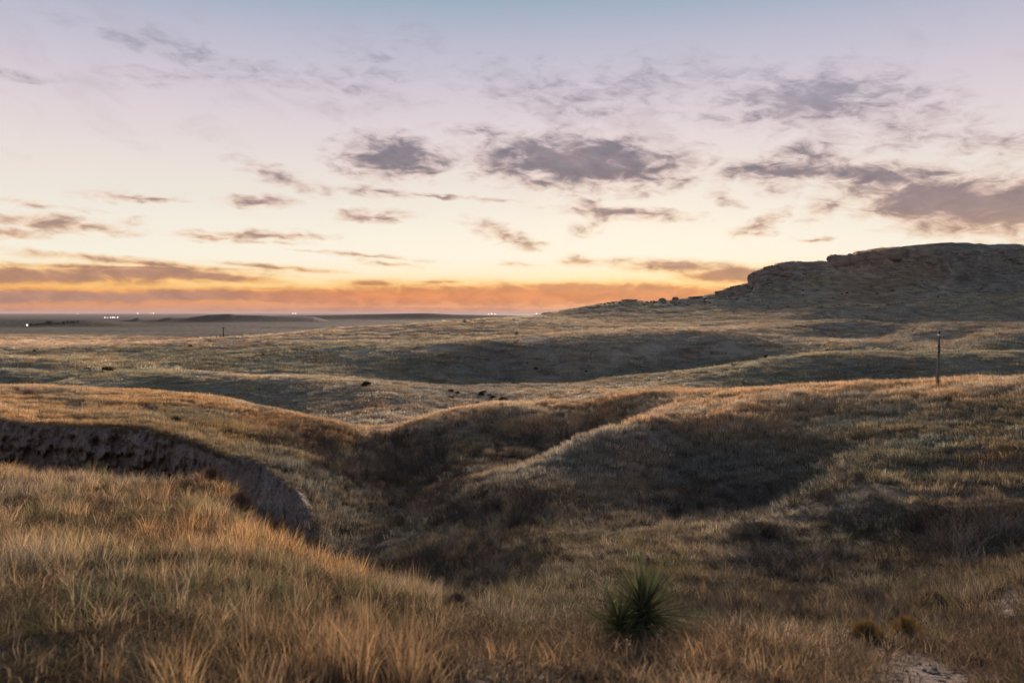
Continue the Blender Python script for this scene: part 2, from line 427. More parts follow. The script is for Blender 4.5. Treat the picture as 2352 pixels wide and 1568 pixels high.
# continue the land sideways beyond the frame
ext = []
for a, d, z in pts:
    if d < 1500:
        if a < -0.60 and a > -0.66:
            ext.append((-1.05, d, z - 0.0))
        if a > 0.60 and a < 0.66:
            ext.append((1.05, d, z if d < 300 else z * 0.9))
pts += ext
P_ = np.array(pts)
LK = 0.5
PX = np.stack([P_[:, 0], np.log(P_[:, 1]) * LK], 1)
PR = (P_[:, 2] - z0(P_[:, 0], P_[:, 1])) / P_[:, 1]


def phi(r2):
    return np.where(r2 > 1e-14, r2 * np.log(np.maximum(r2, 1e-14)), 0.0)


n = len(PX)
r2 = ((PX[:, None, :] - PX[None, :, :]) ** 2).sum(-1)
A = np.zeros((n + 3, n + 3))
A[:n, :n] = phi(r2) + np.eye(n) * 3e-5
A[:n, n] = 1
A[:n, n + 1:] = PX
A[n, :n] = 1
A[n + 1:, :n] = PX.T
WGT = np.linalg.solve(A, np.concatenate([PR, np.zeros(3)]))


def tps(a, d):
    q0, q1 = a.ravel(), np.log(d.ravel()) * LK
    out = np.empty(q0.shape)
    for i in range(0, len(q0), 20000):
        x, y = q0[i:i + 20000], q1[i:i + 20000]
        rr = (x[:, None] - PX[:, 0]) ** 2 + (y[:, None] - PX[:, 1]) ** 2
        out[i:i + 20000] = phi(rr) @ WGT[:n] + WGT[n] + WGT[n + 1] * x + WGT[n + 2] * y
    return out.reshape(a.shape)


# far ridges on the plain: (column, row) skyline at a given distance
FAR = [
    (2000.0, 0.10, [(262, 741), (285, 738), (303, 734), (315, 729.5), (326, 732), (340, 735.5), (365, 735), (378, 730), (392, 728), (405, 730), (432, 730), (450, 727), (478, 722.5), (500, 722), (528, 720.5), (545, 723), (600, 724), (650, 726), (720, 728), (760, 739)]),
    (2700.0, 0.10, [(480, 736), (560, 729), (640, 725), (760, 723), (880, 720.5), (960, 718.8), (985, 719), (1050, 722), (1176, 724), (1260, 727), (1330, 735)]),
    (1350.0, 0.20, [(-900, 730), (-200, 731), (0, 733), (120, 732.5), (200, 734), (260, 739), (330, 746), (420, 752)]),
]

TH = np.concatenate([np.linspace(-180, -44, 26)[:-1], np.linspace(-44, -36, 26)[:-1], np.linspace(-36, 36, 740), np.linspace(36, 44, 26)[1:], np.linspace(44, 180, 26)[1:]]) * pi / 180
RR = np.concatenate([np.geomspace(0.5, 2.2, 30)[:-1], np.geomspace(2.2, 75, 430)[:-1], np.geomspace(75, 760, 360)[:-1], np.geomspace(760, 4200, 130)[:-1], np.geomspace(4200, 70000, 45)])
NT_, NR_ = len(TH), len(RR)


def ground_z(th, r):
    """Height of the land for bearing th and distance r (2-D arrays)."""
    cth = np.maximum(np.cos(th), 0.69)
    a = np.clip(np.tan(np.clip(th, -0.81, 0.81)), -1.05, 1.05)
    d = r * cth
    res = tps(a, d)
    wrap = sstep(np.abs(th), radians(50), radians(110))
    res = res * (1 - wrap)
    return res, a, d


# evaluate the smooth part on every second line, then fill in
ti = np.unique(np.concatenate([np.arange(0, NT_, 2), [NT_ - 1]]))
ri = np.unique(np.concatenate([np.arange(0, NR_, 2), [NR_ - 1]]))
tg, rg = np.meshgrid(TH[ti], RR[ri], indexing='ij')
res, _, _ = ground_z(tg, rg)
tmp = np.stack([np.interp(TH, TH[ti], res[:, j]) for j in range(len(ri))], 1)
lr = np.log(RR)
RES = np.stack([np.interp(lr, lr[ri], tmp[i]) for i in range(NT_)], 0)
TG, RG = np.meshgrid(TH, RR, indexing='ij')
AG = np.clip(np.tan(np.clip(TG, -0.81, 0.81)), -1.05, 1.05)
DG = RG * np.maximum(np.cos(TG), 0.69)
ZG = z0(AG, DG) + RES * DG
XG, YG = RG * np.sin(TG), RG * np.cos(TG)
UG = AG * F + UC
for dist, wdt, prof in FAR:
    pu = np.array([p[0] for p in prof])
    pz = np.array([-(p[1] - HV) / F * dist for p in prof])
    top = np.interp(UG, pu, pz, left=-30, right=-30)
    ld = np.log(DG / dist)
    sh = np.exp(-(ld / (wdt * np.where(ld < 0, 0.55, 1.6))) ** 2)
    hgt = np.maximum(top + 20.8, 0) * sh * (np.abs(TG) < 1.2)
    ZG = np.where(DG > 700, np.maximum(ZG, -20.8 - DG * 1e-4 + hgt), ZG)

# small relief: hummocks near, rills and ledges further out
near = 1 - sstep(RG, 60, 120)
ZG = ZG + 0.10 * fbm(XG / 1.3, YG / 1.3, 4, 3) * (1 - sstep(RG, 15, 40)) * sstep(RG, 1.5, 4)
ZG = ZG + 0.35 * fbm(XG / 5.0, YG / 5.0, 4, 5) * (1 - sstep(RG, 70, 150)) * sstep(RG, 12, 22)
ZG = ZG + 0.55 * fbm(XG / 22.0, YG / 22.0, 4, 9) * sstep(RG, 80, 130) * (1 - sstep(RG, 480, 620))
# the mesa: ledges and gullies in the rock
mes = sstep(UG, 1560, 1760) * sstep(DG, 560, 600) * (1 - sstep(DG, 700, 780)) * (UG < 3000)
ZG = ZG + mes * (6.5 * (0.10 - np.abs(fbm(XG / 34.0, YG / 26.0, 5, 21)) * 1.6) + 2.0 * fbm(XG / 6.0, ZG / 2.0, 3, 23)) * (1 - sstep(ZG, 44, 58) * 0.75)
ZG = ZG + mes * sstep(ZG, 30, 38) * 1.1 * np.sin(ZG * 2 * pi / 5.5 + 3 * fbm(XG / 40., YG / 40., 2, 29))
ZG = ZG + 2.2 * fbm(XG / 260.0, YG / 90.0, 4, 31) * sstep(RG, 520, 900) * (ZG < -8)


def ground_at(x, y):
    x, y = np.asarray(x, float), np.asarray(y, float)
    th, r = np.arctan2(x, y), np.hypot(x, y)
    i = np.clip(np.searchsorted(TH, th) - 1, 0, NT_ - 2)
    j = np.clip(np.searchsorted(RR, r) - 1, 0, NR_ - 2)
    # the mesh is bilinear in position only; linear weights in angle and radius are close enough at this spacing
    ft = np.clip((th - TH[i]) / (TH[i + 1] - TH[i]), 0, 1)
    fr = np.clip((r - RR[j]) / (RR[j + 1] - RR[j]), 0, 1)
    return (ZG[i, j] * (1 - ft) + ZG[i + 1, j] * ft) * (1 - fr) + (ZG[i, j + 1] * (1 - ft) + ZG[i + 1, j + 1] * ft) * fr


# ------------------------------------------------------------------ ground cover colours (what grows or lies where, plus some light and shade painted in)
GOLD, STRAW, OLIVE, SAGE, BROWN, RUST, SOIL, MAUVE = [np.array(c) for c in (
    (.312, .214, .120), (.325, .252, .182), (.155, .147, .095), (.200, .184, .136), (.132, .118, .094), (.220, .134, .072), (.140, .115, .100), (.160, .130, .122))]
COVER = [  # column, metres ahead, colour
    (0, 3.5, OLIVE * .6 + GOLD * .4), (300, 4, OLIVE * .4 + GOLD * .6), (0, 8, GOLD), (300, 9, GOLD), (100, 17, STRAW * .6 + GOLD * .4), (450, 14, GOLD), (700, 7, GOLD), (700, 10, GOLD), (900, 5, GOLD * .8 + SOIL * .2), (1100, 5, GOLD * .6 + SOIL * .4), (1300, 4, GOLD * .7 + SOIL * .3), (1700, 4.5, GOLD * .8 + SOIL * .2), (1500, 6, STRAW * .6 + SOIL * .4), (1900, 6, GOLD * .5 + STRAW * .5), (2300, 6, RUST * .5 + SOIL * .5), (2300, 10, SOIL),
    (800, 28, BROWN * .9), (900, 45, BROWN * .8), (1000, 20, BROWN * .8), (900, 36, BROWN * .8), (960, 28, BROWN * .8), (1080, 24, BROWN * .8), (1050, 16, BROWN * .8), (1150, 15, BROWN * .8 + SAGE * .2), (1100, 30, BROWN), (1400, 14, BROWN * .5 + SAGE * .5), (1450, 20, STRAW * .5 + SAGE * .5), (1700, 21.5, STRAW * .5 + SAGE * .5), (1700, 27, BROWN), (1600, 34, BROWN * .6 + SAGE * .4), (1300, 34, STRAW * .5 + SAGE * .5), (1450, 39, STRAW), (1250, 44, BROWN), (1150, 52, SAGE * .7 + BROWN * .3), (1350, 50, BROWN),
    (930, 62.5, STRAW * .5 + GOLD * .5), (1000, 62.5, STRAW * .5 + GOLD * .5), (1090, 62, STRAW * .5 + GOLD * .5), (1180, 61, GOLD * .5 + STRAW * .5), (1300, 59, GOLD * .5 + STRAW * .5), (1420, 57, GOLD * .6 + STRAW * .4), (1550, 54.5, GOLD * .6 + STRAW * .4), (1700, 51.5, GOLD * .6 + STRAW * .4), (1820, 49.5, GOLD * .5 + STRAW * .5), (1950, 47.2, GOLD * .6 + STRAW * .4), (2080, 45.7, GOLD * .6 + STRAW * .4), (2200, 44.3, GOLD * .6 + STRAW * .4), (2330, 43, GOLD * .6 + STRAW * .4), (1520, 41.5, STRAW), (1400, 36.5, STRAW * .9), (1620, 44, GOLD * .5 + STRAW * .5), (2000, 38, SAGE), (2300, 34, OLIVE * .5 + SAGE * .5), (2100, 29, OLIVE * .6 + SAGE * .4), (2330, 26, OLIVE * .5 + RUST * .5), (1900, 31, SAGE * .6 + BROWN * .4), (2100, 22, SAGE * .6 + STRAW * .4), (1900, 16, BROWN), (2250, 18, BROWN), (1800, 11, SAGE * .2 + BROWN * .7), (1650, 9, BROWN * .8), (2000, 10, BROWN * .9), (2200, 12, SAGE * .3 + OLIVE * .5), (2000, 14, BROWN),  # browns in the near right gully also paint in shade
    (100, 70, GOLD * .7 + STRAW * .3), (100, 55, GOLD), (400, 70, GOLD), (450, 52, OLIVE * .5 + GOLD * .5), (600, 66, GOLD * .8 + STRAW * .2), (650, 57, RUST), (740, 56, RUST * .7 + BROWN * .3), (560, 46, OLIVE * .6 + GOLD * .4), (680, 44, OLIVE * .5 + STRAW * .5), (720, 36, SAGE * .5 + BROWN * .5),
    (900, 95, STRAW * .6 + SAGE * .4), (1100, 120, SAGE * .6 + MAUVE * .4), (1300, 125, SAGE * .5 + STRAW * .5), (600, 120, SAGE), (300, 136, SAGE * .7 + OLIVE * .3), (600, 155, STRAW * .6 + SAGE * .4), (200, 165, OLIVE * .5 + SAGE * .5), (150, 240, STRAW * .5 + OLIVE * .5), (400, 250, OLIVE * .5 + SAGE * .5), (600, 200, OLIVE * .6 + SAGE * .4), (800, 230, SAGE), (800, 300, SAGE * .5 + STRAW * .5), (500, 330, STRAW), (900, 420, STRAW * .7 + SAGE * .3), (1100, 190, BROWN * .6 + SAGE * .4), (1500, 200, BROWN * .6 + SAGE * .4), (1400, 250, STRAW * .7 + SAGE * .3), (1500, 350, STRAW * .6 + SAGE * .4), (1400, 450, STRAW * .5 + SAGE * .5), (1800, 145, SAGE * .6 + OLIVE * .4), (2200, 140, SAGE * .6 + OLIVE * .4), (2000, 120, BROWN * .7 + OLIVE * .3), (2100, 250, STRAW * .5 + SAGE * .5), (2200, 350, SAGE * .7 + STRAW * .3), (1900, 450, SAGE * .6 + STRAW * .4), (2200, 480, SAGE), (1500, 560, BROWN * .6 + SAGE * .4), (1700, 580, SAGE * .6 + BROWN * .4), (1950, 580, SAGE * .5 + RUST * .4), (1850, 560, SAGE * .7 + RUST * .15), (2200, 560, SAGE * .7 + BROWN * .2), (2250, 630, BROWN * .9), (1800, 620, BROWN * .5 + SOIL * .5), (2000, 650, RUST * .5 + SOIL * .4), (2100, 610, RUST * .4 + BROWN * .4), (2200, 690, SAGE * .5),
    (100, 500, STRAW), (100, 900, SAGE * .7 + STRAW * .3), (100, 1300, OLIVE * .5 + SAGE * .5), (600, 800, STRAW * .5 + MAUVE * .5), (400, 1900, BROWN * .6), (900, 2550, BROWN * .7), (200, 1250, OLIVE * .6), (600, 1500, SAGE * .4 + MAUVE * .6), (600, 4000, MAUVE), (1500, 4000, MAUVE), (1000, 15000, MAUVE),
]
CX = np.array([((u - UC) / F, math.log(d) * LK) for u, d, c in COVER])
CC = np.array([c * (1.55 if 78 < d < 540 else 2.05 if 540 <= d < 700 else 1.42 if (42 <= d <= 63 and c[0] > .26) or (64 < d < 79 and c[0] > .26) else 1.15 if 8 <= d < 18 and u < 760 else .85 if d < 12 else 1.22 if 20 < d < 46 and u > 1280 else 1.0) for u, d, c in COVER])  # crest and mesa cover painted brighter to stand in for light on them


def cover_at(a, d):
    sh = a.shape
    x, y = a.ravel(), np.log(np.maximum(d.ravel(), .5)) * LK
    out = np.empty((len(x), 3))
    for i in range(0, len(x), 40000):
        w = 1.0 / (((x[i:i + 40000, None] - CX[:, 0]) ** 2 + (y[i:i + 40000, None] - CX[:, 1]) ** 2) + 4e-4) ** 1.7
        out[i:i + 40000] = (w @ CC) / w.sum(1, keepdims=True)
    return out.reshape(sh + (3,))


BARE = [(1456, 5.3, 70, .09), (2110, 5.0, 110, .22), (2180, 4.4, 110, .16), (555, 13.6, 42, .09), (600, 12.9, 45, .10), (645, 11.7, 45, .07), (740, 10.4, 60, .03), (820, 9.7, 40, .025), (335, 57, 24, .03), (2320, 10.2, 55, .14), (2330, 9.0, 40, .1)]


def bare_amount(a, d):
    """0 = grown over, 1 = bare soil."""
    u = a * F + UC
    dd = np.maximum(d, 0.5)
    b = np.zeros_like(u)
    for cu, cd, ru, rl in BARE:
        q = ((u - cu) / ru) ** 2 + (np.log(dd / cd) / rl) ** 2
        b = np.maximum(b, 1 - sstep(q, 0.35, 1.3))
    dc = np.interp(a, CA, CD, right=1.0)
    on = (u < 712)
    face = sstep(dc + 0.25 - d, -0.1, 0.15) * (1 - sstep(dc - d, 2.5, 4.0)) * on
    ridge = sstep(u, 395, 450) * (1 - sstep(d - dc, 0.7, 2.2)) * sstep(d - dc, -4, -3) * on
    return np.maximum(b, np.maximum(face, ridge * .8))


# ------------------------------------------------------------------ mesh helpers
def mesh_from_np(name, verts, quads=None, tris=None, smooth=True):
    me = bpy.data.meshes.new(name)
    verts = np.asarray(verts, np.float32)
    me.vertices.add(len(verts))
    me.vertices.foreach_set('co', verts.ravel())
    loops, starts, tot = [], [], 0
    parts = []
    for f, k in ((quads, 4), (tris, 3)):
        if f is not None and len(f):
            f = np.asarray(f, np.int32)
            parts.append(f.ravel())
            starts.append(tot + np.arange(len(f)) * k)
            tot += f.size
    lv = np.concatenate(parts)
    st = np.concatenate(starts).astype(np.int32)
    me.loops.add(len(lv))
    me.loops.foreach_set('vertex_index', lv)
    me.polygons.add(len(st))
    me.polygons.foreach_set('loop_start', st)
    me.update(calc_edges=True)
    me.polygons.foreach_set('use_smooth', np.full(len(st), smooth))
    me.validate()
    return me


def add_obj(name, me, mat=None, parent=None, loc=None):
    o = bpy.data.objects.new(name, me)
    COL.objects.link(o)
    if mat is not None and me is not None and not me.materials:
        me.materials.append(mat)
    if parent is not None:
        o.parent = parent
    if loc is not None:
        o.location = loc
    return o


def tag(o, label=None, cat=None, group=None, kind=None):
    if label:
        o['label'] = label
    if cat:
        o['category'] = cat
    if group:
        o['group'] = group
    if kind:
        o['kind'] = kind
    return o


def vcol(me, name, rgb):
    at = me.attributes.new(name, 'FLOAT_COLOR', 'POINT')
    c = np.ones((len(me.vertices), 4), np.float32)
    c[:, :3] = rgb
    at.data.foreach_set('color', c.ravel())


def new_mat(name):
    m = bpy.data.materials.new(name)
    m.use_nodes = True
    t = NT(m.node_tree)
    t.n.clear()
    out = t.new('ShaderNodeOutputMaterial')
    return m, t, out


def principled(t, col, rough=0.9, spec=0.15, normal=None):
    b = t.new('ShaderNodeBsdfPrincipled')
    if isinstance(col, tuple) and len(col) == 3:
        col = col + (1.0,)
    t.put(b.inputs['Base Color'], col)
    t.put(b.inputs['Roughness'], rough)
    b.inputs['Specular IOR Level'].default_value = spec
    if normal is not None:
        t.put(b.inputs['Normal'], normal)
    return b.outputs[0]


def bump(t, h, strength=0.5, dist=0.1, normal=None):
    b = t.new('ShaderNodeBump')
    b.inputs['Strength'].default_value = strength
    b.inputs['Distance'].default_value = dist
    t.put(b.inputs['Height'], h)
    if normal is not None:
        t.put(b.inputs['Normal'], normal)
    return b.outputs[0]


# ------------------------------------------------------------------ materials
def mat_land():
    m, t, out = new_mat('prairie')
    at = t.new('ShaderNodeAttribute', attribute_name='cover')
    tc = t.new('ShaderNodeTexCoord')
    ob = tc.outputs['Object']
    cd = t.new('ShaderNodeVectorMath', operation='LENGTH')
    t.put(cd.inputs[0], ob)
    dist = cd.outputs['Value']
    f_near = t.noise(ob, 9.0, 6, 0.65)['Fac']
    f_mid = t.noise(ob, 1.1, 6, 0.68)['Fac']
    f_far = t.noise(t.vscale(ob, (1, 0.45, 1)), 0.16, 7, 0.7)['Fac']
    k1 = t.smooth(dist, 15, 50)
    k2 = t.smooth(dist, 90, 260)
    h = t.mix(k1, f_near, f_mid)
    h = t.mix(k2, h, f_far)
    tone = t.smooth(h, 0.28, 0.74, 0.45, 1.45)
    col = t.mix(1.0, at.outputs['Color'], tone, 'MULTIPLY')
    patch = t.noise(t.vscale(ob, (1, 0.6, 1)), 0.035, 5, 0.6)['Fac']
    col = t.mix(t.smooth(patch, 0.42, 0.64, 0.0, 0.55), col, t.mix(1.0, col, (0.72, 0.86, 0.62), 'MULTIPLY'))
    bn = bump(t, f_near, 0.7, 0.05)
    bn = bump(t, f_mid, 0.8, 0.30, bn)
    bn = bump(t, f_far, 0.6, 1.2, bn)
    t.l.new(principled(t, col, 0.95, 0.05, bn), out.inputs[0])
    return m


# ------------------------------------------------------------------ the land
ii, jj = np.meshgrid(np.arange(NT_ - 1), np.arange(NR_ - 1), indexing='ij')
v0 = (ii * NR_ + jj).ravel()
quads = np.stack([v0, v0 + 1, v0 + NR_ + 1, v0 + NR_], 1)
quads = quads[:, ::-1]
land_me = mesh_from_np('terrain', np.stack([XG, YG, ZG], -1).reshape(-1, 3), quads)
# coarse colour evaluation
c_t, c_r = np.arange(0, NT_, 4), np.arange(0, NR_, 4)
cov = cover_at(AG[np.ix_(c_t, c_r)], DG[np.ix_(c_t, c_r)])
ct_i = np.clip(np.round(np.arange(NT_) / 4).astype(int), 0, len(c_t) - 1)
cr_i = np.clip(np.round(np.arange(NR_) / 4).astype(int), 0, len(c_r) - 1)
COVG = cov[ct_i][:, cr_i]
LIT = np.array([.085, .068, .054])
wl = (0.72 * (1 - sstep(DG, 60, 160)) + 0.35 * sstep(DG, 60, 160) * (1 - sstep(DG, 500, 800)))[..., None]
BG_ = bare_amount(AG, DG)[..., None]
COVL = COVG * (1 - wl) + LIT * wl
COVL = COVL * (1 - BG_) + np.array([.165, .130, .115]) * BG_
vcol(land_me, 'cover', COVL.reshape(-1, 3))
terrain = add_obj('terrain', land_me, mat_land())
tag(terrain, 'rolling dry grass prairie with draws, ridges and a low mesa', 'terrain', kind='structure')


# ------------------------------------------------------------------ placing helpers
def pos_at(u, d):
    """Ground point in column u of the photograph, d metres ahead."""
    x = (u - UC) / F * d
    return x, d, float(ground_at(x, d))


def mat_plain(name, c1, c2, scale=8.0, rough=0.9, stretch=(1, 1, 1), bstr=0.4, bdist=0.02, detail=5, spec=0.15):
    m, t, out = new_mat(name)
    tc = t.new('ShaderNodeTexCoord')
    ob = t.vscale(tc.outputs['Object'], stretch)
    f = t.noise(ob, scale, detail, 0.62)['Fac']
    col = t.mix(t.smooth(f, 0.3, 0.7), c1, c2)
    t.l.new(principled(t, col, rough, spec, bump(t, f, bstr, bdist)), out.inputs[0])
    return m


def mat_leafy(name, tint=None, transl=0.4, attr='bv', lo=0.6, hi=1.35, rough=0.8):
    """Thin plant matter: reflects and lets light through; tint None = tint carried by each tuft."""
    m, t, out = new_mat(name)
    if tint is None:
        a = t.new('ShaderNodeAttribute', attribute_type='INSTANCER', attribute_name='tint')
        c = a.outputs['Color']
    else:
        c = tuple(tint) + (1.0,)
    b = t.new('ShaderNodeAttribute', attribute_name=attr)
    k = t.smooth(b.outputs['Fac'], 0.0, 1.0, lo, hi)
    col = t.mix(1.0, c, k, 'MULTIPLY')
    df = t.new('ShaderNodeBsdfDiffuse')
    t.put(df.inputs[0], col)
    tr = t.new('ShaderNodeBsdfTranslucent')
    t.put(tr.inputs[0], col)
    mx = t.new('ShaderNodeMixShader')
    mx.inputs[0].default_value = transl
    t.l.new(df.outputs[0], mx.inputs[1])
    t.l.new(tr.outputs[0], mx.inputs[2])
    t.l.new(mx.outputs[0], out.inputs[0])
    return m


# ------------------------------------------------------------------ grass
def blades_mesh(name, nb, radius, h, width, segs, lean=0.5, droop=0.5, seed=0, heads=0.0, rad_pow=0.5):
    """One tuft: nb tapering curved blades rooted in a disc."""
    r = np.random.default_rng(seed)
    rad = radius * r.random(nb) ** rad_pow
    ang = r.random(nb) * 2 * pi
    bx, by = rad * np.cos(ang), rad * np.sin(ang)
    hh = h * (0.45 + 0.65 * r.random(nb))
    la = ang + r.normal(0, 0.9, nb)
    lean_ = lean * (0.25 + r.random(nb)) * hh
    dr = droop * r.random(nb)
    fa = r.random(nb) * pi
    wd = width * (0.6 + 0.8 * r.random(nb))
    lev = np.linspace(0, 1, segs + 1)
    vs, qs, ts, bv = [], [], [], []
    base = 0
    V_ = np.zeros((nb, segs * 2 + 1, 3))
    for k, s in enumerate(lev):
        out = lean_ * s ** 1.7
        z = hh * s * (1 - 0.35 * dr * s ** 2) - 0.03 * (k == 0)
        cx = bx + np.cos(la) * out + 0.06 * hh * s ** 2
        cy = by + np.sin(la) * out
        if k < segs:
            w = wd * (1 - 0.75 * s)
            V_[:, 2 * k] = np.stack([cx - np.cos(fa) * w / 2, cy - np.sin(fa) * w / 2, z], 1)
            V_[:, 2 * k + 1] = np.stack([cx + np.cos(fa) * w / 2, cy + np.sin(fa) * w / 2, z], 1)
        else:
            V_[:, 2 * segs] = np.stack([cx, cy, z], 1)
    nv = segs * 2 + 1
    o = (np.arange(nb) * nv)[:, None]
    q = np.concatenate([o + np.array([[2 * k, 2 * k + 1, 2 * k + 3, 2 * k + 2]]) for k in range(segs - 1)]) if segs > 1 else None
    tr = o + np.array([[2 * segs - 2, 2 * segs - 1, 2 * segs]])
    me = mesh_from_np(name, V_.reshape(-1, 3), q, tr)
    at = me.attributes.new('bv', 'FLOAT', 'POINT')
    at.data.foreach_set('value', np.repeat(r.random(nb), nv).astype(np.float32))
    return me


def scatter_object(name, pos, rot, scl, idx, tint, sources, mat):
    me = bpy.data.meshes.new(name)
    me.vertices.add(len(pos))
    me.vertices.foreach_set('co', np.asarray(pos, np.float32).ravel())
    for nm, typ, dat, key in (('rot', 'FLOAT_VECTOR', rot, 'vector'), ('scl', 'FLOAT_VECTOR', scl, 'vector'), ('idx', 'INT', idx, 'value')):
        at = me.attributes.new(nm, typ, 'POINT')
        at.data.foreach_set(key, np.asarray(dat, np.int32 if typ == 'INT' else np.float32).ravel())
    vcol(me, 'tint', tint)
    o = add_obj(name, me, mat)
    ng = bpy.data.node_groups.new(name, 'GeometryNodeTree')
    ng.interface.new_socket('Geometry', in_out='INPUT', socket_type='NodeSocketGeometry')
    ng.interface.new_socket('Geometry', in_out='OUTPUT', socket_type='NodeSocketGeometry')
    N, L = ng.nodes, ng.links
    gi, go = N.new('NodeGroupInput'), N.new('NodeGroupOutput')
    iop = N.new('GeometryNodeInstanceOnPoints')
    jn = N.new('GeometryNodeJoinGeometry')
    for s in sources:
        s.materials.append(mat)
        so = bpy.data.objects.new(s.name, s)       # a source mesh, not part of the scene itself
        oi = N.new('GeometryNodeObjectInfo')
        oi.inputs['Object'].default_value = so
        oi.inputs['As Instance'].default_value = True
        L.new(oi.outputs['Geometry'], jn.inputs[0])

    def na(nm, typ):
        nd = N.new('GeometryNodeInputNamedAttribute')
        nd.data_type = typ
        nd.inputs['Name'].default_value = nm
        return nd.outputs['Attribute']
    L.new(gi.outputs[0], iop.inputs['Points'])
    L.new(jn.outputs[0], iop.inputs['Instance'])
    iop.inputs['Pick Instance'].default_value = True
    L.new(na('idx', 'INT'), iop.inputs['Instance Index'])
    e2r = N.new('FunctionNodeEulerToRotation')
    L.new(na('rot', 'FLOAT_VECTOR'), e2r.inputs[0])
    L.new(e2r.outputs[0], iop.inputs['Rotation'])
    L.new(na('scl', 'FLOAT_VECTOR'), iop.inputs['Scale'])
    L.new(iop.outputs[0], go.inputs[0])
    md = o.modifiers.new('scatter', 'NODES')
    md.node_group = ng
    return o


def grass_band(r0, r1, per_m2, amax=0.72, power=0.0):
    """Random points between distances r0 and r1; density may fall with distance as (r0/r)^power."""
    area = amax * (r1 * r1 - r0 * r0)
    n_ = int(area * per_m2)
    a = RNG.uniform(-amax, amax, n_)
    d = np.sqrt(RNG.uniform(r0 * r0, r1 * r1, n_))
    if power:
        keep = RNG.random(n_) < (r0 / d) ** power
        a, d = a[keep], d[keep]
    return a, d


def grow(name, label, bands, sources, mat, hscale=1.0, gap=0.5, gap_size=1.0, tall_noise=0.5):
    a = np.concatenate([b[0] for b in bands])
    d = np.concatenate([b[1] for b in bands])
    sc = np.concatenate([np.full(len(b[0]), b[2]) for b in bands])
    ix = np.concatenate([RNG.integers(b[3], b[4], len(b[0])) for b in bands])
    x, y = a * d, d
    ba = bare_amount(a, d)
    g1, g2 = a * 25.0 / gap_size, np.log(d) * 18.0 / gap_size
    farw = sstep(d, 20, 40)
    nz = (fbm(x / gap_size, y / gap_size, 3, 41) + 0.35 * fbm(x / gap_size / 4, y / gap_size / 4, 2, 43)) * (1 - farw) + (fbm(g1 * 1.6, g2 * 2.6, 4, 41) + 0.35 * fbm(g1 / 3, g2 / 2, 2, 43)) * farw
    keep = (RNG.random(len(a)) > ba * 1.05) & (nz > (-0.20 if gap > 1 else -0.36) + gap * 0.5 * (RNG.random(len(a)) - 0.2))
    # steep bare faces carry little grass
    a, d, x, y, sc, ix, nz = a[keep], d[keep], x[keep], y[keep], sc[keep], ix[keep], nz[keep]
    z = ground_at(x, y)
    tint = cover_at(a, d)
    v = RNG.normal(0, 1, (len(a), 1))
    tint = tint * np.clip(1.12 + 0.34 * v + 0.5 * nz[:, None], 0.35, 2.2)
    near_ = (1 - sstep(d, 20, 30))[:, None]
    sp = RNG.random((len(a), 1)) + 0.9 * fbm(x / 1.4, y / 1.4, 2, 77)[:, None]
    lum = tint.mean(1, keepdims=True)
    tint = np.where(sp < .22, tint * (1 - near_) + near_ * lum * np.array([[.66, .61, .33]]), tint)
    tint = np.where(sp > .86, tint * (1 - near_) + near_ * lum * np.array([[.72, .58, .44]]), tint)
    gr = np.clip(fbm(x / 3.1, y / 3.1, 3, 71) * 1.1 + RNG.normal(0, .18, len(a)), -.5, .5)[:, None]
    tint = tint * (1 + gr * np.array([[.25, .0, -.28]]))
    s = sc * (0.75 + 0.5 * RNG.random(len(a))) * (1 + tall_noise * nz)
    scl = np.stack([sc * (0.9 + 0.3 * RNG.random(len(a))), sc * (0.9 + 0.3 * RNG.random(len(a))), s * hscale * TALL(a, d)], 1)
    rot = np.stack([RNG.normal(0, .10, len(a)), RNG.normal(0.06, .10, len(a)), RNG.random(len(a)) * 2 * pi], 1)
    o = scatter_object(name, np.stack([x, y, z], 1), rot, scl, ix, tint, sources, mat)
    tag(o, label, 'grass', kind='stuff')
    return o


def TALL(a, d):
    """Relative height of the grass stand: cropped in the draw, taller on the knoll and crests."""
    u = a * F + UC
    t = np.ones_like(u)
    inside = (d > 12) & (d < 34) & (u > 760)
    t = np.where(inside, 0.75, t)
    t = np.where((d < 9) & (u > 1000), 0.62, t)
    t = np.where((u < 1000) & (d < 20), 1.12, t)
    return t


GRASS = mat_leafy('dry_grass', None, 0.5)
tuft_near = [blades_mesh('tuft', 34, 0.07, 0.19, 0.0042, 4, 0.75, 0.9, 100 + k) for k in range(5)]
tuft_tall = [blades_mesh('tuft', 12, 0.05, 0.33, 0.0034, 4, 0.50, 0.9, 120 + k) for k in range(3)]
tuft_low = [blades_mesh('tuft', 30, 0.12, 0.10, 0.0050, 3, 1.1, 0.9, 140 + k) for k in range(3)]
grow('foreground_grass', 'tall golden dry grass tufts on the nearest knoll', [
    grass_band(1.6, 9, 19) + (1.0, 0, 5), grass_band(1.6, 9, 8) + (1.1, 5, 8), grass_band(1.6, 9, 46) + (1.0, 8, 11),
    grass_band(9, 24, 17) + (1.12, 0, 5), grass_band(9, 24, 5) + (1.0, 5, 8), grass_band(9, 24, 20) + (1.3, 8, 11)],
    tuft_near + tuft_tall + tuft_low, GRASS, gap=1.05, gap_size=0.62, tall_noise=0.75)
thatch = [blades_mesh('thatch', 40, 0.16, 0.05, 0.0055, 3, 2.6, 1.0, 150 + k) for k in range(3)]
ta, td_ = np.concatenate([RNG.uniform(-.72, .72, 5200), RNG.uniform(-.72, .72, 12000)]), np.concatenate([np.sqrt(RNG.uniform(1.6 ** 2, 9 ** 2, 5200)), np.sqrt(RNG.uniform(81, 22 ** 2, 12000))])
tk = RNG.random(len(ta)) > bare_amount(ta, td_) * .9
ta, td_ = ta[tk], td_[tk]
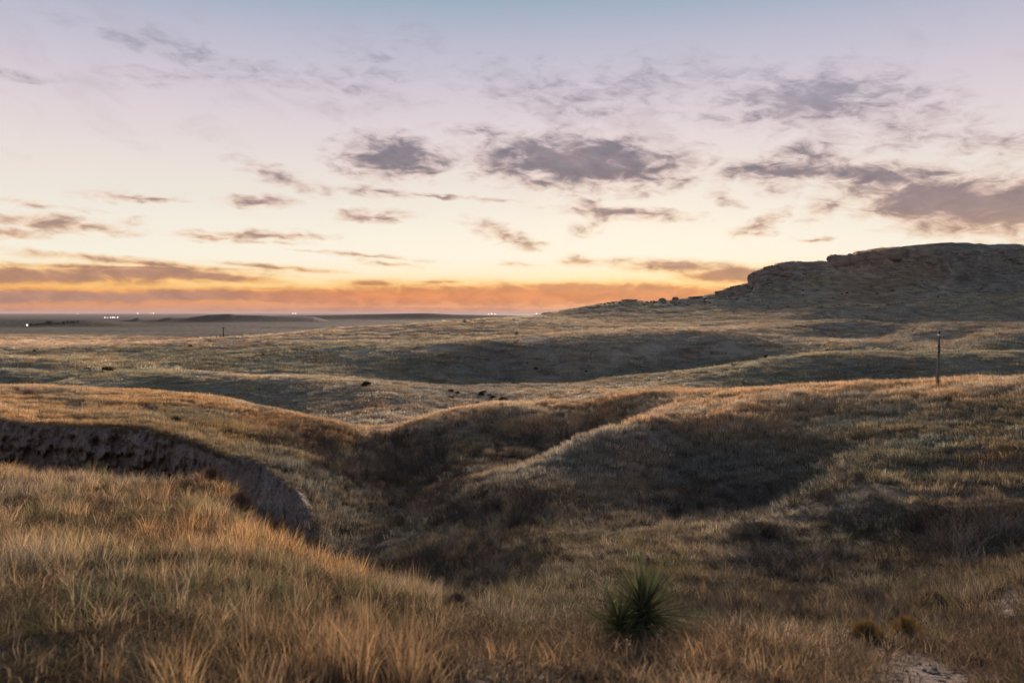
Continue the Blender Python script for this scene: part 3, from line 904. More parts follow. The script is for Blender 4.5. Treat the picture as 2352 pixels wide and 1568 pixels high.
tcol = (cover_at(ta, td_) * .35 + np.array([[.085, .068, .050]]) * .65) * RNG.uniform(.45, 1.5, (len(ta), 1))
tsz = RNG.uniform(.8, 1.4, (len(ta), 1)) * np.where(td_ > 9, 1.3, 1.0)[:, None]
tho = scatter_object('dead_thatch', np.stack([ta * td_, td_, ground_at(ta * td_, td_)], 1), np.stack([RNG.normal(0, .15, len(ta)), RNG.normal(0, .15, len(ta)), RNG.random(len(ta)) * 6.28], 1), np.repeat(tsz, 3, 1),
                     RNG.integers(0, 3, len(ta)), tcol, thatch, GRASS)
tag(tho, 'flattened dead grass thatch between the foreground tufts', 'grass', kind='stuff')
mid = [blades_mesh('tuft', 60, 0.34, 0.30, 0.016, 2, 0.5, 0.6, 160 + k) for k in range(4)]
grow('slope_grass', 'short dry grass covering the slopes of the draw and its crests', [
    grass_band(24, 45, 11) + (1.0, 0, 4), grass_band(45, 80, 9) + (1.1, 0, 4)], mid, GRASS, gap=0.7, gap_size=0.8)
lipn = 2600
lu = np.concatenate([RNG.uniform(-40, 520, lipn - 300), RNG.uniform(500, 680, 300)])
la_ = (lu - UC) / F
ld_ = np.interp(la_, CA, CD) + RNG.uniform(-.30, .9, lipn)
lx = la_ * ld_
lz = np.where(ld_ < np.interp(la_, CA, CD) + .2, np.interp(la_, CA, CZ) - .05 - .35 * np.maximum(np.interp(la_, CA, CD) - ld_, 0), ground_at(lx, ld_ + .3))
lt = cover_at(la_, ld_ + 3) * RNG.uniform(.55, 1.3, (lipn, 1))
lipo = scatter_object('lip_grass', np.stack([lx, ld_, lz], 1), np.stack([RNG.normal(.25, .25, lipn), RNG.normal(0, .2, lipn), RNG.random(lipn) * 6.28], 1), np.repeat(RNG.uniform(.5, 1.0, (lipn, 1)), 3, 1),
                      RNG.integers(0, 3, lipn), lt, [blades_mesh('tuft', 40, 0.26, 0.24, 0.014, 3, 0.9, 1.0, 170 + k) for k in range(3)], GRASS)
tag(lipo, 'ragged grass hanging over the lip of the soil bank', 'grass', kind='stuff')
far = [blades_mesh('tuft', 130, 1.3, 0.34, 0.045, 1, 0.4, 0.4, 180 + k) for k in range(4)]
grow('prairie_grass', 'pale dry grass over the rolling prairie towards the mesa', [
    grass_band(80, 180, 0.55) + (1.0, 0, 4), grass_band(180, 420, 0.16) + (1.8, 0, 4), grass_band(420, 720, 0.06) + (2.6, 0, 4)],
    far, GRASS, gap=0.5, gap_size=1.2)

# ------------------------------------------------------------------ eroded bank: bare soil face below the left hill
def build_bank():
    ns, nt = 420, 46
    uu = np.linspace(-60, 716, ns)
    a = (uu - UC) / F
    dc = np.interp(a, CA, CD)
    wid = np.interp(uu, [-60, 380, 470, 650, 716], [1.5, 1.5, 2.6, 4.0, 3.4])
    k = np.linspace(0, 1, 160)
    D = dc[:, None] + 0.7 - k[None, :] * (wid[:, None] + 0.7)
    Ag = np.repeat(a[:, None], 160, 1)
    res = tps(Ag[::4, ::2], D[::4, ::2])
    r1 = np.stack([np.interp(k, k[::2], row) for row in res])
    r2_ = np.stack([np.interp(np.arange(ns), np.arange(ns)[::4], r1[:, j]) for j in range(160)], 1)
    Z = z0(Ag, D) + r2_ * D
    # resample each profile by its length so the face itself carries the detail
    seg = np.hypot(np.diff(D, axis=1), np.diff(Z, axis=1))
    cum = np.concatenate([np.zeros((ns, 1)), np.cumsum(seg, 1)], 1)
    s = np.linspace(0, 1, nt)
    d2 = np.stack([np.interp(s * cum[i, -1], cum[i], D[i]) for i in range(ns)])
    z2 = np.stack([np.interp(s * cum[i, -1], cum[i], Z[i]) for i in range(ns)])
    x2 = a[:, None] * d2
    # runnels run down the face; clods and undercut at the lip
    al = np.cumsum(np.concatenate([[0], np.hypot(np.diff(x2[:, 0]), np.diff(d2[:, 0]))]))[:, None] + 0 * d2
    mid_ = np.sin(np.pi * np.clip(s, 0, 1))[None, :] ** 0.6
    run = fbm(al / 3.2, z2 / 2.5, 5, 51, .6) * 1.25 + np.abs(fbm(al / 1.3, z2 / 4.0, 4, 52)) * 0.45 + fbm(al / 0.6, z2 / 0.5, 5, 53, .6) * 0.75 + 0.10 * np.sin(z2 * 9 + 4 * fbm(al / 2, z2, 2, 54))
    lip = np.exp(-((s - 0.16) / 0.07) ** 2)[None, :] * (0.25 + 0.9 * fbm(al / 1.1, z2 * 0, 4, 55))
    off = 0.30 * np.clip(np.interp(uu, [380, 480], [1, .1]), 0, 1)[:, None] + (run * mid_) * 0.9 + lip * 0.8 + 0.5 * sstep(s, .7, 1.0)[None, :]
    fade = sstep(uu, 716, 640)[:, None] if False else np.clip((716 - uu) / 90, 0, 1)[:, None]
    steep = np.clip(np.interp(uu, [380, 520], [1, .45]), 0, 1)[:, None]
    d3 = d2 - off * mid_ * steep * (0.3 + 0.7 * fade)
    z3 = z2 + (0.12 + .26 * (1 - steep)) * fbm(al / (.3 + .5 * (1 - steep)), s[None, :] * 12 / (1 + 2 * (1 - steep)), 4, 57) + 0.03 * mid_ + (1 - steep) * 0.16 * mid_
    z3 -= 0.6 * (1 - np.clip((716 - uu) / 110, 0, 1)[:, None]) ** 1.5
    z3[:, 0] -= 0.25
    z3[:, -1] -= 0.25
    x3 = a[:, None] * d3
    i_, j_ = np.meshgrid(np.arange(ns - 1), np.arange(nt - 1), indexing='ij')
    v = (i_ * nt + j_).ravel()
    q = np.stack([v, v + 1, v + nt + 1, v + nt], 1)
    me = mesh_from_np('eroded_bank', np.stack([x3, d3, z3], -1).reshape(-1, 3), q)
    m, t, out = new_mat('bank_soil')
    tc = t.new('ShaderNodeTexCoord')
    ob = tc.outputs['Object']
    st_ = t.noise(t.vscale(ob, (1, 1, .3)), 1.3, 7, .68)['Fac']
    gr_ = t.noise(ob, 7.0, 6, .7)['Fac']
    lay = t.noise(t.vscale(ob, (.1, .1, 1)), 1.6, 4, .6)['Fac']
    c = t.mix(t.smooth(st_, .3, .7), (.120, .094, .082), (.285, .230, .198))
    c = t.mix(t.smooth(lay, .45, .65, 0, .5), c, (.235, .185, .165))
    c = t.mix(1.0, c, t.smooth(gr_, .25, .75, .5, 1.4), 'MULTIPLY')
    bn = bump(t, gr_, .8, .08)
    bn = bump(t, st_, .9, .30, bn)
    t.l.new(principled(t, c, .95, .05, bn), out.inputs[0])
    o = add_obj('eroded_bank', me, m)
    tag(o, 'steep bare mauve soil bank with vertical runnels below the left hill', 'bank', kind='structure')


build_bank()


# (lip grass is grown with the slope grass)
# ------------------------------------------------------------------ plants and stones: shape builders
def prism_path(segs, sides=3):
    """segs: list of (p0, p1, r0, r1) -> vertices and faces of thin tapered sticks."""
    S = np.array([(*a, *b, r0, r1) for a, b, r0, r1 in segs])
    p0, p1 = S[:, :3], S[:, 3:6]
    t_ = p1 - p0
    t_ /= np.maximum(np.linalg.norm(t_, axis=1, keepdims=True), 1e-9)
    ref = np.where(np.abs(t_[:, 2:3]) > 0.9, np.array([[1., 0, 0]]), np.array([[0, 0, 1.]]))
    n1 = np.cross(t_, ref)
    n1 /= np.linalg.norm(n1, axis=1, keepdims=True)
    n2 = np.cross(t_, n1)
    vs = np.zeros((len(S), sides * 2, 3))
    for k in range(sides):
        c, s_ = math.cos(2 * pi * k / sides), math.sin(2 * pi * k / sides)
        vs[:, k] = p0 + (n1 * c + n2 * s_) * S[:, 6:7]
        vs[:, sides + k] = p1 + (n1 * c + n2 * s_) * S[:, 7:8]
    o = (np.arange(len(S)) * sides * 2)[:, None]
    q = np.concatenate([o + np.array([[k, (k + 1) % sides, sides + (k + 1) % sides, sides + k]]) for k in range(sides)])
    return vs.reshape(-1, 3), q


def stick_mesh(name, segs, sides=3, seed=0):
    v, q = prism_path(segs, sides)
    me = mesh_from_np(name, v, q)
    at = me.attributes.new('bv', 'FLOAT', 'POINT')
    r = np.random.default_rng(seed)
    at.data.foreach_set('value', np.repeat(r.random(len(segs)), sides * 2).astype(np.float32))
    return me


def bare_shrub_meshes(seed, stems=16, h=1.0, spread=0.45, twigs=9, r=0.010, raw=False):
    """A leafless shrub one unit high: main stems, and the finer twigs on them."""
    g = random.Random(seed)
    main, fine = [], []
    for s in range(stems):
        az = g.uniform(0, 2 * pi)
        ln = spread * g.uniform(0.2, 1.0)
        hh = h * g.uniform(0.6, 1.0)
        b = np.array([0.18 * g.uniform(-1, 1), 0.18 * g.uniform(-1, 1), -0.06])
        pts_ = []
        for k in range(5):
            f = k / 4
            pts_.append(b + np.array([math.cos(az) * ln * f ** 1.4 + g.uniform(-.03, .03), math.sin(az) * ln * f ** 1.4 + g.uniform(-.03, .03), hh * f]))
        for k in range(4):
            main.append((pts_[k], pts_[k + 1], r * (1 - .2 * k), r * (.8 - .2 * k) + .001))
        for w in range(twigs):
            f = g.uniform(0.2, 0.98)
            i = min(3, int(f * 4))
            p = pts_[i] + (pts_[i + 1] - pts_[i]) * (f * 4 - i)
            a2 = az + g.uniform(-1.6, 1.6)
            l2 = g.uniform(.14, .32)
            m_ = p + np.array([math.cos(a2) * l2 * .45, math.sin(a2) * l2 * .45, l2 * .75])
            fine.append((p, m_, r * .45, r * .3))
            for q in range(2):
                a3 = a2 + g.uniform(-1.2, 1.2)
                l3 = l2 * g.uniform(.4, .8)
                e = m_ + np.array([math.cos(a3) * l3 * .5, math.sin(a3) * l3 * .5, l3 * .8])
                fine.append((m_, e, r * .3, r * .15))
    if raw:
        return main, fine
    return stick_mesh('stems', main, 4, seed), stick_mesh('twigs', fine, 3, seed + 1)


def leaf_cloud_mesh(name, nl, seed, flat=0.6, leaf=0.07, up=0.5):
    """Dome of small leaf faces about one unit across, uneven in outline."""
    r = np.random.default_rng(seed)
    lobes = [(np.clip(r.normal(0, .17, 2), -.28, .28), r.uniform(.2, .34)) for _ in range(6)]
    P0 = []
    for i in range(nl):
        (cx, cy), rad = lobes[r.integers(0, 6)]
        dvec = r.normal(0, 1, 3)
        dvec /= np.linalg.norm(dvec)
        rr = rad * r.random() ** .4
        P0.append((cx + dvec[0] * rr, cy + dvec[1] * rr, max(-.02, flat * (.30 + dvec[2] * rr * 1.3) * (1 - .6 * np.hypot(cx, cy)))))
    P0 = np.array(P0)
    out = P0.copy()
    out[:, 2] += up
    out /= np.linalg.norm(out, axis=1, keepdims=True)
    d1 = out + r.normal(0, .6, out.shape)
    d1 /= np.linalg.norm(d1, axis=1, keepdims=True)
    sd_ = np.cross(d1, r.normal(0, 1, out.shape))
    sd_ /= np.linalg.norm(sd_, axis=1, keepdims=True)
    L_ = leaf * (.6 + .8 * r.random((nl, 1)))
    vs = np.stack([P0 - sd_ * L_ * .22, P0 + sd_ * L_ * .22, P0 + d1 * L_], 1)
    me = mesh_from_np(name, vs.reshape(-1, 3), None, np.arange(nl * 3).reshape(-1, 3))
    at = me.attributes.new('bv', 'FLOAT', 'POINT')
    at.data.foreach_set('value', np.repeat(r.random(nl), 3).astype(np.float32))
    return me


def boulder_mesh(name, seed, sub=3, flat=0.65, rough=0.35, blocky=0.0):
    import bmesh
    bm = bmesh.new()
    bmesh.ops.create_icosphere(bm, subdivisions=sub, radius=1.0)
    co = np.array([v.co[:] for v in bm.verts])
    if blocky:
        co = np.sign(co) * np.abs(co) ** (1 - blocky)
        co /= np.abs(co).max()
    nrm = co / np.linalg.norm(co, axis=1, keepdims=True)
    k = fbm(nrm[:, 0] * 1.7 + nrm[:, 2] * 1.1 + seed, nrm[:, 1] * 1.7 - nrm[:, 2] * .7, 4, seed)
    # planar breaks give the stone its facets
    r = np.random.default_rng(seed)
    for _ in range(7):
        pn = r.normal(0, 1, 3)
        pn /= np.linalg.norm(pn)
        lim = r.uniform(.62, .9)
        ov = np.maximum(co @ pn - lim, 0)
        co -= ov[:, None] * pn * .9
    co = co * (1 + rough * k[:, None])
    co[:, 2] *= flat
    for v, c in zip(bm.verts, co):
        v.co = c
    me = bpy.data.meshes.new(name)
    bm.to_mesh(me)
    bm.free()
    me.polygons.foreach_set('use_smooth', np.full(len(me.polygons), False))
    return me


def empty(name, loc, rz=0.0, scale=1.0):
    o = bpy.data.objects.new(name, None)
    COL.objects.link(o)
    o.location = loc
    o.rotation_euler = (0, 0, rz)
    o.scale = (scale,) * 3 if not isinstance(scale, tuple) else scale
    o.empty_display_size = 0.1
    return o


# ------------------------------------------------------------------ leafless thickets in the draw and hollows
TWIG = mat_leafy('bare_twigs', None, 0.0, lo=.6, hi=1.4)
STEM = mat_plain('shrub_stems', (.055, .042, .038), (.085, .068, .062), 30, 0.9, bstr=.2, bdist=.002)


def willow_mesh(seed, stems, spread, twigs, r):
    a_, b_ = bare_shrub_meshes(seed, stems, 1.0, spread, twigs, r, raw=True)
    return stick_mesh('willow', a_ + b_, 3, seed)


THICKETS = [  # columns, metres ahead, how many, height, width, name, label
    ((690, 1050), (36, 58), 380, (.45, 1.0), (.7, 1.2), 'willow_thicket', 'dark leafless willow thicket filling the draw floor between the two hills'),
    ((820, 930), (52, 60), 26, (.8, 1.5), (.7, 1.0), 'willow_thicket', 'taller leafless willow stems at the mouth of the draw'),
    ((880, 1100), (24, 38), 150, (.3, .6), (.6, .9), 'scrub_thicket', 'low dark scrub at the near end of the draw, left of the spur foot'),
    ((1080, 1265), (23.5, 29.5), 70, (.35, .75), (.5, .8), 'scrub_thicket', 'purplish leafless scrub clump at the foot of the spur'),
    ((1180, 1470), (45, 55), 90, (.4, .9), (.8, 1.2), 'scrub_thicket', 'dark scrub in the hollow of the right hill below its lit crest'),
    ((2080, 2360), (16.5, 21.0), 85, (.4, .85), (.6, .9), 'scrub_thicket', 'dense black scrub thicket at the right edge'),
    ((1690, 1960), (15.5, 18.2), 70, (.25, .50), (.45, .7), 'scrub_thicket', 'low dark scrub strip left of the black thicket at the right edge'),
    ((1670, 1810), (19.3, 21.2), 34, (.3, .5), (.45, .65), 'scrub_thicket', 'low dark scrub on the pale grass rib in the right gully'),
    ((1500, 1800), (26.5, 32), 90, (.25, .55), (.6, .9), 'scrub_thicket', 'low dark scrub in the shaded bowl of the right hillside'),
    ((900, 1240), (12.5, 22), 200, (.2, .42), (.35, .6), 'scrub_thicket', 'low dark scrub on the draw floor just beyond the near knoll'),
    ((1480, 2080), (8.8, 13.6), 230, (.14, .30), (.2, .36), 'sprig_patch', 'patch of dark sprigs behind the spiky green yucca'),
    ((585, 700), (22.5, 26), 30, (.3, .7), (.5, .8), 'scrub_thicket', 'dark scrub tucked under the nose of the soil bank'),
    ((395, 470), (36.5, 38.2), 12, (.4, .7), (.6, .8), 'scrub_thicket', 'dark scrub on the lower face of the soil bank'),
    ((1830, 1980), (22.5, 26.5), 30, (.3, .5), (.5, .7), 'scrub_thicket', 'low dark scrub on the slope above the pale grass rib'),
]
for ti_, ((u0, u1), (d0, d1), cnt, (h0, h1), (w0, w1), nm, lab) in enumerate(THICKETS):
    cu, cd_ = (u0 + u1) / 2, (d0 + d1) / 2
    cnt = int(cnt * 1.7)
    uu_ = (RNG.normal(0, .3, cnt * 2) + RNG.uniform(-.7, .7, cnt * 2)) * (u1 - u0) / 2 * 1.15 + cu
    dd_ = (RNG.normal(0, .3, cnt * 2) + RNG.uniform(-.7, .7, cnt * 2)) * (d1 - d0) / 2 * 1.15 + cd_
    cl = fbm(uu_ / 38. + ti_, dd_ / (d1 - d0) * 4, 2, 90 + ti_)
    ordr = np.argsort(-cl + RNG.normal(0, .3, cnt * 2))[:cnt]
    uu_, dd_ = uu_[ordr], dd_[ordr]
    x_ = (uu_ - UC) / F * dd_
    z_ = ground_at(x_, dd_) - .02
    hh_ = RNG.uniform(h0 * .55, h1 * .85, cnt) * np.where(RNG.random(cnt) < .18, 1.5, 1.0)
    ww_ = RNG.uniform(w0, w1, cnt)
    tn = np.array([[.098, .086, .074]]) * (.6 + 2.2 * RNG.random((cnt, 1)) ** 2) * (1 + RNG.normal(0, .08, (cnt, 3)))
    o = scatter_object(nm, np.stack([x_, dd_, z_], 1), np.stack([RNG.normal(0, .08, cnt), RNG.normal(0, .08, cnt), RNG.random(cnt) * 6.28], 1),
                       np.stack([ww_, ww_, hh_], 1), RNG.integers(0, 3, cnt), tn,
                       [willow_mesh(210 + 5 * ti_ + k, 14, (.55, .42, .7)[k], 6, .0050 if cd_ < 15 else .0075) for k in range(3)], TWIG)
    tag(o, lab, 'thicket', kind='stuff')

# ------------------------------------------------------------------ leafy shrubs dotted over the prairie
SAGE_M = mat_leafy('sagebrush_leaf', (.048, .048, .033), 0.2, lo=.55, hi=1.4)
SAGE_ME = [leaf_cloud_mesh('sagebrush', 420, 300 + k, .8, .16) for k in range(4)]
for me_ in SAGE_ME:
    me_.materials.append(SAGE_M)


def sagebrush(u, d, size, label, group=None):
    x, y, z = pos_at(u, d)
    o = bpy.data.objects.new('sagebrush', SAGE_ME[random.randrange(4)])
    COL.objects.link(o)
    o.location = (x, y, z - .03 * size)
    o.rotation_euler = (0, 0, random.uniform(0, 6.28))
    size *= 1.0
    o.scale = (size, size, size * random.uniform(.8, 1.1))
    tag(o, label, 'shrub', group)
    return o


for u, d, s_, lab in [
        (245, 172, 2.6, 'largest dark round shrub on the left crest, above the pale hill'),
        (437, 290, 2.0, 'lone dark shrub midway up the long left slope'),
        (842, 127, 1.6, 'dark shrub on top of the small mound left of centre'),
        (1158, 122, 1.7, 'largest dark shrub among those on the pale valley floor'),
        (1185, 300, 1.8, 'lone dark shrub above the long shaded hollow'),
        (1841, 205, 1.5, 'dark shrub at the right end of the long shaded hollow'),
        (400, 49.5, .7, 'small green shrub on the crest of the soil bank'),
        (612, 68.5, .8, 'small shrub on the orange crest of the left hill'),
        (2156, 11.0, .34, 'small dark green shrub above the bare soil patch at lower right'),
        (2102, 268, 1.8, 'dark shrub in the rolling ground just left of the wooden post')]:
    sagebrush(u, d, s_, lab)
DOTS = [  # columns, metres ahead, how many, size, label, group
    ((1020, 1175), (112, 150), 11, (.7, 1.3), 'small dark shrub on the pale floor of the central valley', 'shrubs on the central valley floor'),
    ((520, 640), (203, 222), 7, (.9, 1.5), 'small dark shrub on the thin crest left of centre', 'shrubs along the thin crest'),
    ((740, 1130), (395, 470), 15, (1.1, 2.2), 'small dark shrub on the skyline ridge left of the mesa', 'shrubs on the skyline ridge'),
    ((1180, 1700), (260, 480), 15, (.8, 1.5), 'small dark shrub on the broad pale slope below the mesa', 'shrubs on the broad slope'),
    ((1700, 2340), (430, 560), 15, (1.2, 2.4), 'dark bush on the green apron under the mesa', 'bushes on the apron under the mesa'),
    ((1880, 2340), (205, 330), 11, (.8, 1.6), 'small dark shrub in the rolling ground at right', 'shrubs in the rolling ground at right'),
    ((1200, 1800), (178, 212), 12, (.7, 1.3), 'dark shrub inside the long shaded hollow', 'shrubs inside the shaded hollow'),
    ((20, 480), (185, 300), 12, (.8, 1.5), 'small dark shrub on the green slope at left', 'shrubs on the left slope'),
    ((0, 160), (300, 330), 8, (.9, 1.6), 'dark shrub along the dark field edge at far left', 'shrubs along the far left field'),
]
ORD = ['leftmost', 'second from left', 'third from left', 'fourth from left', 'fifth from left', 'sixth from left', 'seventh from left', 'eighth from left', 'ninth from left', 'tenth from left',
       'eleventh from left', 'twelfth from left', 'thirteenth from left', 'fourteenth from left', 'fifteenth from left', 'sixteenth from left']
for (u0, u1), (d0, d1), cnt, (s0, s1), lab, grp in DOTS:
    for k, uu_ in enumerate(sorted(random.uniform(u0, u1) for _ in range(cnt))):
        sagebrush(uu_, random.uniform(d0, d1), random.uniform(s0, s1), lab + ', ' + (ORD[k] if k < cnt - 1 else 'rightmost'), grp)

# scrub on the foot of the mesa and specks of brush beyond counting
SCRUB = mat_leafy('mesa_scrub_leaf', None, 0.2, lo=.55, hi=1.4)
nsc = 420
us_ = np.concatenate([RNG.uniform(1250, 1730, 260), RNG.uniform(1700, 2350, 100), RNG.uniform(760, 1260, 60)])
ds_ = np.concatenate([RNG.uniform(550, 612, 260), RNG.uniform(430, 600, 100), RNG.uniform(400, 470, 60)])
xs_ = (us_ - UC) / F * ds_
sz_ = RNG.uniform(.7, 2.2, nsc)
o = scatter_object('mesa_scrub', np.stack([xs_, ds_, ground_at(xs_, ds_) - .05], 1), np.stack([0 * us_, 0 * us_, RNG.random(nsc) * 6.28], 1), np.stack([sz_, sz_, sz_ * .8], 1),
                   RNG.integers(0, 3, nsc), np.array([[.060, .055, .036]]) * RNG.uniform(.6, 1.5, (nsc, 1)), [leaf_cloud_mesh('scrub', 300, 320 + k, .8, .18) for k in range(3)], SCRUB)
tag(o, 'tiny dark scrub sprinkled over the foot of the mesa', 'scrub', kind='stuff')

# ------------------------------------------------------------------ small shrubs on the knoll
PINK_M = mat_leafy('dry_shrub_twigs', (.230, .180, .150), 0.3, lo=.6, hi=1.4)
GOLD_M = mat_leafy('golden_shrub_twigs', (.420, .310, .140), 0.5, lo=.6, hi=1.4)


def dome_shrub(name, u, d, width, height, mat, label, seed, n_=420, sink=0.0):
    x, y, z = pos_at(u, d)
    g = random.Random(seed)
    segs = []
    for i in range(n_):
        az = g.uniform(0, 2 * pi)
        el = g.uniform(.15, 1.5)
        ln = g.uniform(.6, 1.0)
        p0 = np.array([g.uniform(-.08, .08), g.uniform(-.08, .08), -.05])
        p1 = np.array([math.cos(az) * math.cos(el) * ln * .3, math.sin(az) * math.cos(el) * ln * .3, math.sin(el) * ln * .5])
        p2 = np.array([math.cos(az) * math.cos(el) * ln * .5, math.sin(az) * math.cos(el) * ln * .5, math.sin(el) * ln * .95 + .03])
        segs += [(p0, p1, .006, .005), (p1, p2, .005, .002)]
        for q in range(3):
            e_ = p2 + np.array([g.uniform(-.08, .08), g.uniform(-.08, .08), g.uniform(0, .1)])
            segs.append((p1 + (p2 - p1) * g.uniform(.4, 1), e_, .003, .002))
    me = stick_mesh(name, segs, 3, seed)
    o = add_obj(name, me, mat, None, (x, y, z - sink))
    o.scale = (width, width, height)
    tag(o, label, 'shrub')
    return o


dome_shrub('rabbitbrush', 2081, 7.0, .36, .27, GOLD_M, 'round golden shrub just above the bare soil patch at lower right', 1)
dome_shrub('dry_shrub', 1050, 7.7, .40, .22, PINK_M, 'greyish pink dry shrub on the rim of the near knoll, right of centre', 2)
dome_shrub('dry_shrub', 632, 11.8, .55, .42, PINK_M, 'greyish dry shrub at the tip of the knoll, beside the bank nose', 3)
dome_shrub('dry_shrub', 490, 16.0, .75, .40, PINK_M, 'tan dry shrub on the knoll rim in front of the soil bank', 4)
dome_shrub('dry_shrub', 556, 13.9, .60, .36, PINK_M, 'tan dry shrub on the crumbling soil tip of the knoll', 5)
dome_shrub('golden_shrub', 1990, 6.6, .40, .18, GOLD_M, 'low golden shrub left of the round golden shrub', 6)

# clods and stones on the broken soil
STONE = mat_plain('soil_clod', (.165, .130, .115), (.215, .175, .155), 14, .95, bstr=.7, bdist=.03)
SPOTS = [((2030, 2240), (4.2, 5.9), 90, (.004, .020), 'soil_clods', 'small pale clods on the bare soil patch at lower right'),
         ((540, 655), (11.3, 14.4), 170, (.02, .075), 'soil_clods', 'tan clods of earth on the crumbling tip of the knoll'),
         ((290, 360), (54, 60), 40, (.06, .18), 'soil_clods', 'dark clods in the small bare scar on the left hill'),
         ((440, 700), (26, 40), 130, (.04, .14), 'soil_clods', 'dark clods along the bare crest of the soil bank')]
for si_, ((u0, u1), (d0, d1), cnt, (s0, s1), nm, lab) in enumerate(SPOTS):
    us_, ds_ = RNG.uniform(u0, u1, cnt), RNG.uniform(d0, d1, cnt)
    if si_ == 3:
        ds_ = np.interp((us_ - UC) / F, CA, CD) + RNG.uniform(-.3, 1.2, cnt)
    xs_ = (us_ - UC) / F * ds_
    sz_ = s0 + (s1 - s0) * RNG.random(cnt) ** 2.2
    o = scatter_object(nm, np.stack([xs_, ds_, ground_at(xs_, ds_) + sz_ * .05], 1), RNG.normal(0, .3, (cnt, 3)) + np.array([[0, 0, 3.]]) * RNG.random((cnt, 1)),
                       np.stack([sz_, sz_ * RNG.uniform(.7, 1.2, cnt), sz_], 1), RNG.integers(0, 4, cnt), np.ones((cnt, 3)), [boulder_mesh('clod', 400 + k, 2, .6, .4) for k in range(4)], STONE)
    tag(o, lab, 'soil clods', kind='stuff')

# ------------------------------------------------------------------ yucca
YUC = mat_leafy('yucca_leaf', (.125, .138, .070), 0.25, lo=.65, hi=1.3)
YDRY = mat_leafy('yucca_dry_leaf', (.230, .180, .100), 0.2, lo=.7, hi=1.2)
YSTEM = mat_plain('yucca_stem', (.050, .040, .028), (.110, .085, .055), 40, .95, bstr=.6, bdist=.01)


def yucca_leaf(seed, bend):
    r = random.Random(seed)
    vs, qs = [], []
    for k in range(7):
        f = k / 6
        w = .034 * (1 - f ** 1.6) * (0.6 + 1.6 * f * (1 - f) + .35) * .75 + .0008
        z = -bend * f ** 2
        fold = w * .35
        vs += [(f, -w / 2, z + fold), (f, 0, z), (f, w / 2, z + fold)]
        if k:
            b = 3 * k
            qs += [(b - 3, b, b + 1, b - 2), (b - 2, b + 1, b + 2, b - 1)]
    me = mesh_from_np('leaf', vs, qs)
    at = me.attributes.new('bv', 'FLOAT', 'POINT')
    at.data.foreach_set('value', np.full(len(vs), r.random(), np.float32))
    return me


def build_yucca():
    x, y, z = pos_at(1460, 5.35)
    e = empty('yucca', (x, y, z - .05), 0.0, (1.62, 1.35, 1.16))
    leaves = [yucca_leaf(k, (.02, .06, .12, .04, .09)[k % 5]) for k in range(10)]
    for k, me in enumerate(leaves):
        me.materials.append(YDRY if k >= 8 else YUC)
    st = []
    for i in range(6):
        f = i / 5
        st.append(np.array([.03 * f, 0, .20 * f]))
    stem = stick_mesh('stem', [(st[i], st[i + 1], .030 - .002 * i, .030 - .002 * (i + 1)) for i in range(5)], 8, 1)
    add_obj('stem', stem, YSTEM, e)
    g = random.Random(5)
    gold = pi * (3 - math.sqrt(5))

    def rosette(c, nl, ln, e0, e1, kinds):
        for i in range(nl):
            f = (i + .5) / nl
            az = i * gold + g.uniform(-.15, .15)
            el = e0 + (e1 - e0) * f + g.uniform(-.12, .12)
            o = bpy.data.objects.new('leaf', leaves[g.choice(kinds)])
            COL.objects.link(o)
            o.parent = e
            o.location = (c[0] + g.uniform(-.012, .012), c[1] + g.uniform(-.012, .012), c[2] + g.uniform(-.03, .02) + .04 * (el / 1.5))
            o.rotation_euler = (g.uniform(-.5, .5), -el, az)
            s_ = ln * g.uniform(.62, 1.15) * (1 + .12 * math.cos(az - .6))
            o.scale = (s_, s_ * g.uniform(.8, 1.1), s_)
    G8 = list(range(8))
    rosette((.03, 0, .20), 300, .31, -.7, 1.52, G8 + G8 + [8])          # main head
    rosette((-.07, -.07, .15), 150, .27, -.2, 1.3, G8)             # side head pressed against it
    rosette((.0, .0, .13), 60, .25, -.6, .1, G8 + [8, 9, 8, 9])    # old leaves drooping round the stem
    tag(e, 'spiky green yucca standing alone in the foreground grass', 'yucca')


build_yucca()

# ------------------------------------------------------------------ posts and pole
WOOD = mat_plain('weathered_wood', (.105, .090, .075), (.255, .220, .185), 9, .9, (6, 6, .5), .6, .012, 7)
DKWOOD = mat_plain('dark_wood', (.030, .024, .020), (.060, .048, .040), 9, .9, (6, 6, .5), .4, .01)
METAL = mat_plain('galvanised_cap', (.30, .28, .27), (.46, .44, .42), 20, .5, spec=.5, bstr=.1)
DKMET = mat_plain('dark_iron', (.020, .020, .022), (.045, .043, .043), 20, .6, spec=.4, bstr=.1)


def rod_mesh(name, prof, sides=14, seed=0, wob=0.0):
    """Turned profile [(z, r)] with slight irregularity."""
    r = np.random.default_rng(seed)
    vs, qs = [], []
    ph = r.random(4) * 6
    for i, (z, rad) in enumerate(prof):
        for k in range(sides):
            t_ = 2 * pi * k / sides
            q = rad * (1 + wob * (math.sin(3 * t_ + ph[0] + z) + .6 * math.sin(5 * t_ + ph[1] - z * 1.7)))
            vs.append((q * math.cos(t_), q * math.sin(t_), z))
    n_ = len(prof)
    for i in range(n_ - 1):
        for k in range(sides):
            a_, b_ = i * sides + k, i * sides + (k + 1) % sides
            qs.append((a_, b_, b_ + sides, a_ + sides))
    tr = []
    vs.append((0, 0, prof[-1][0]))
    c = len(vs) - 1
    for k in range(sides):
        tr.append(((n_ - 1) * sides + k, (n_ - 1) * sides + (k + 1) % sides, c))
    return mesh_from_np(name, vs, qs, tr)


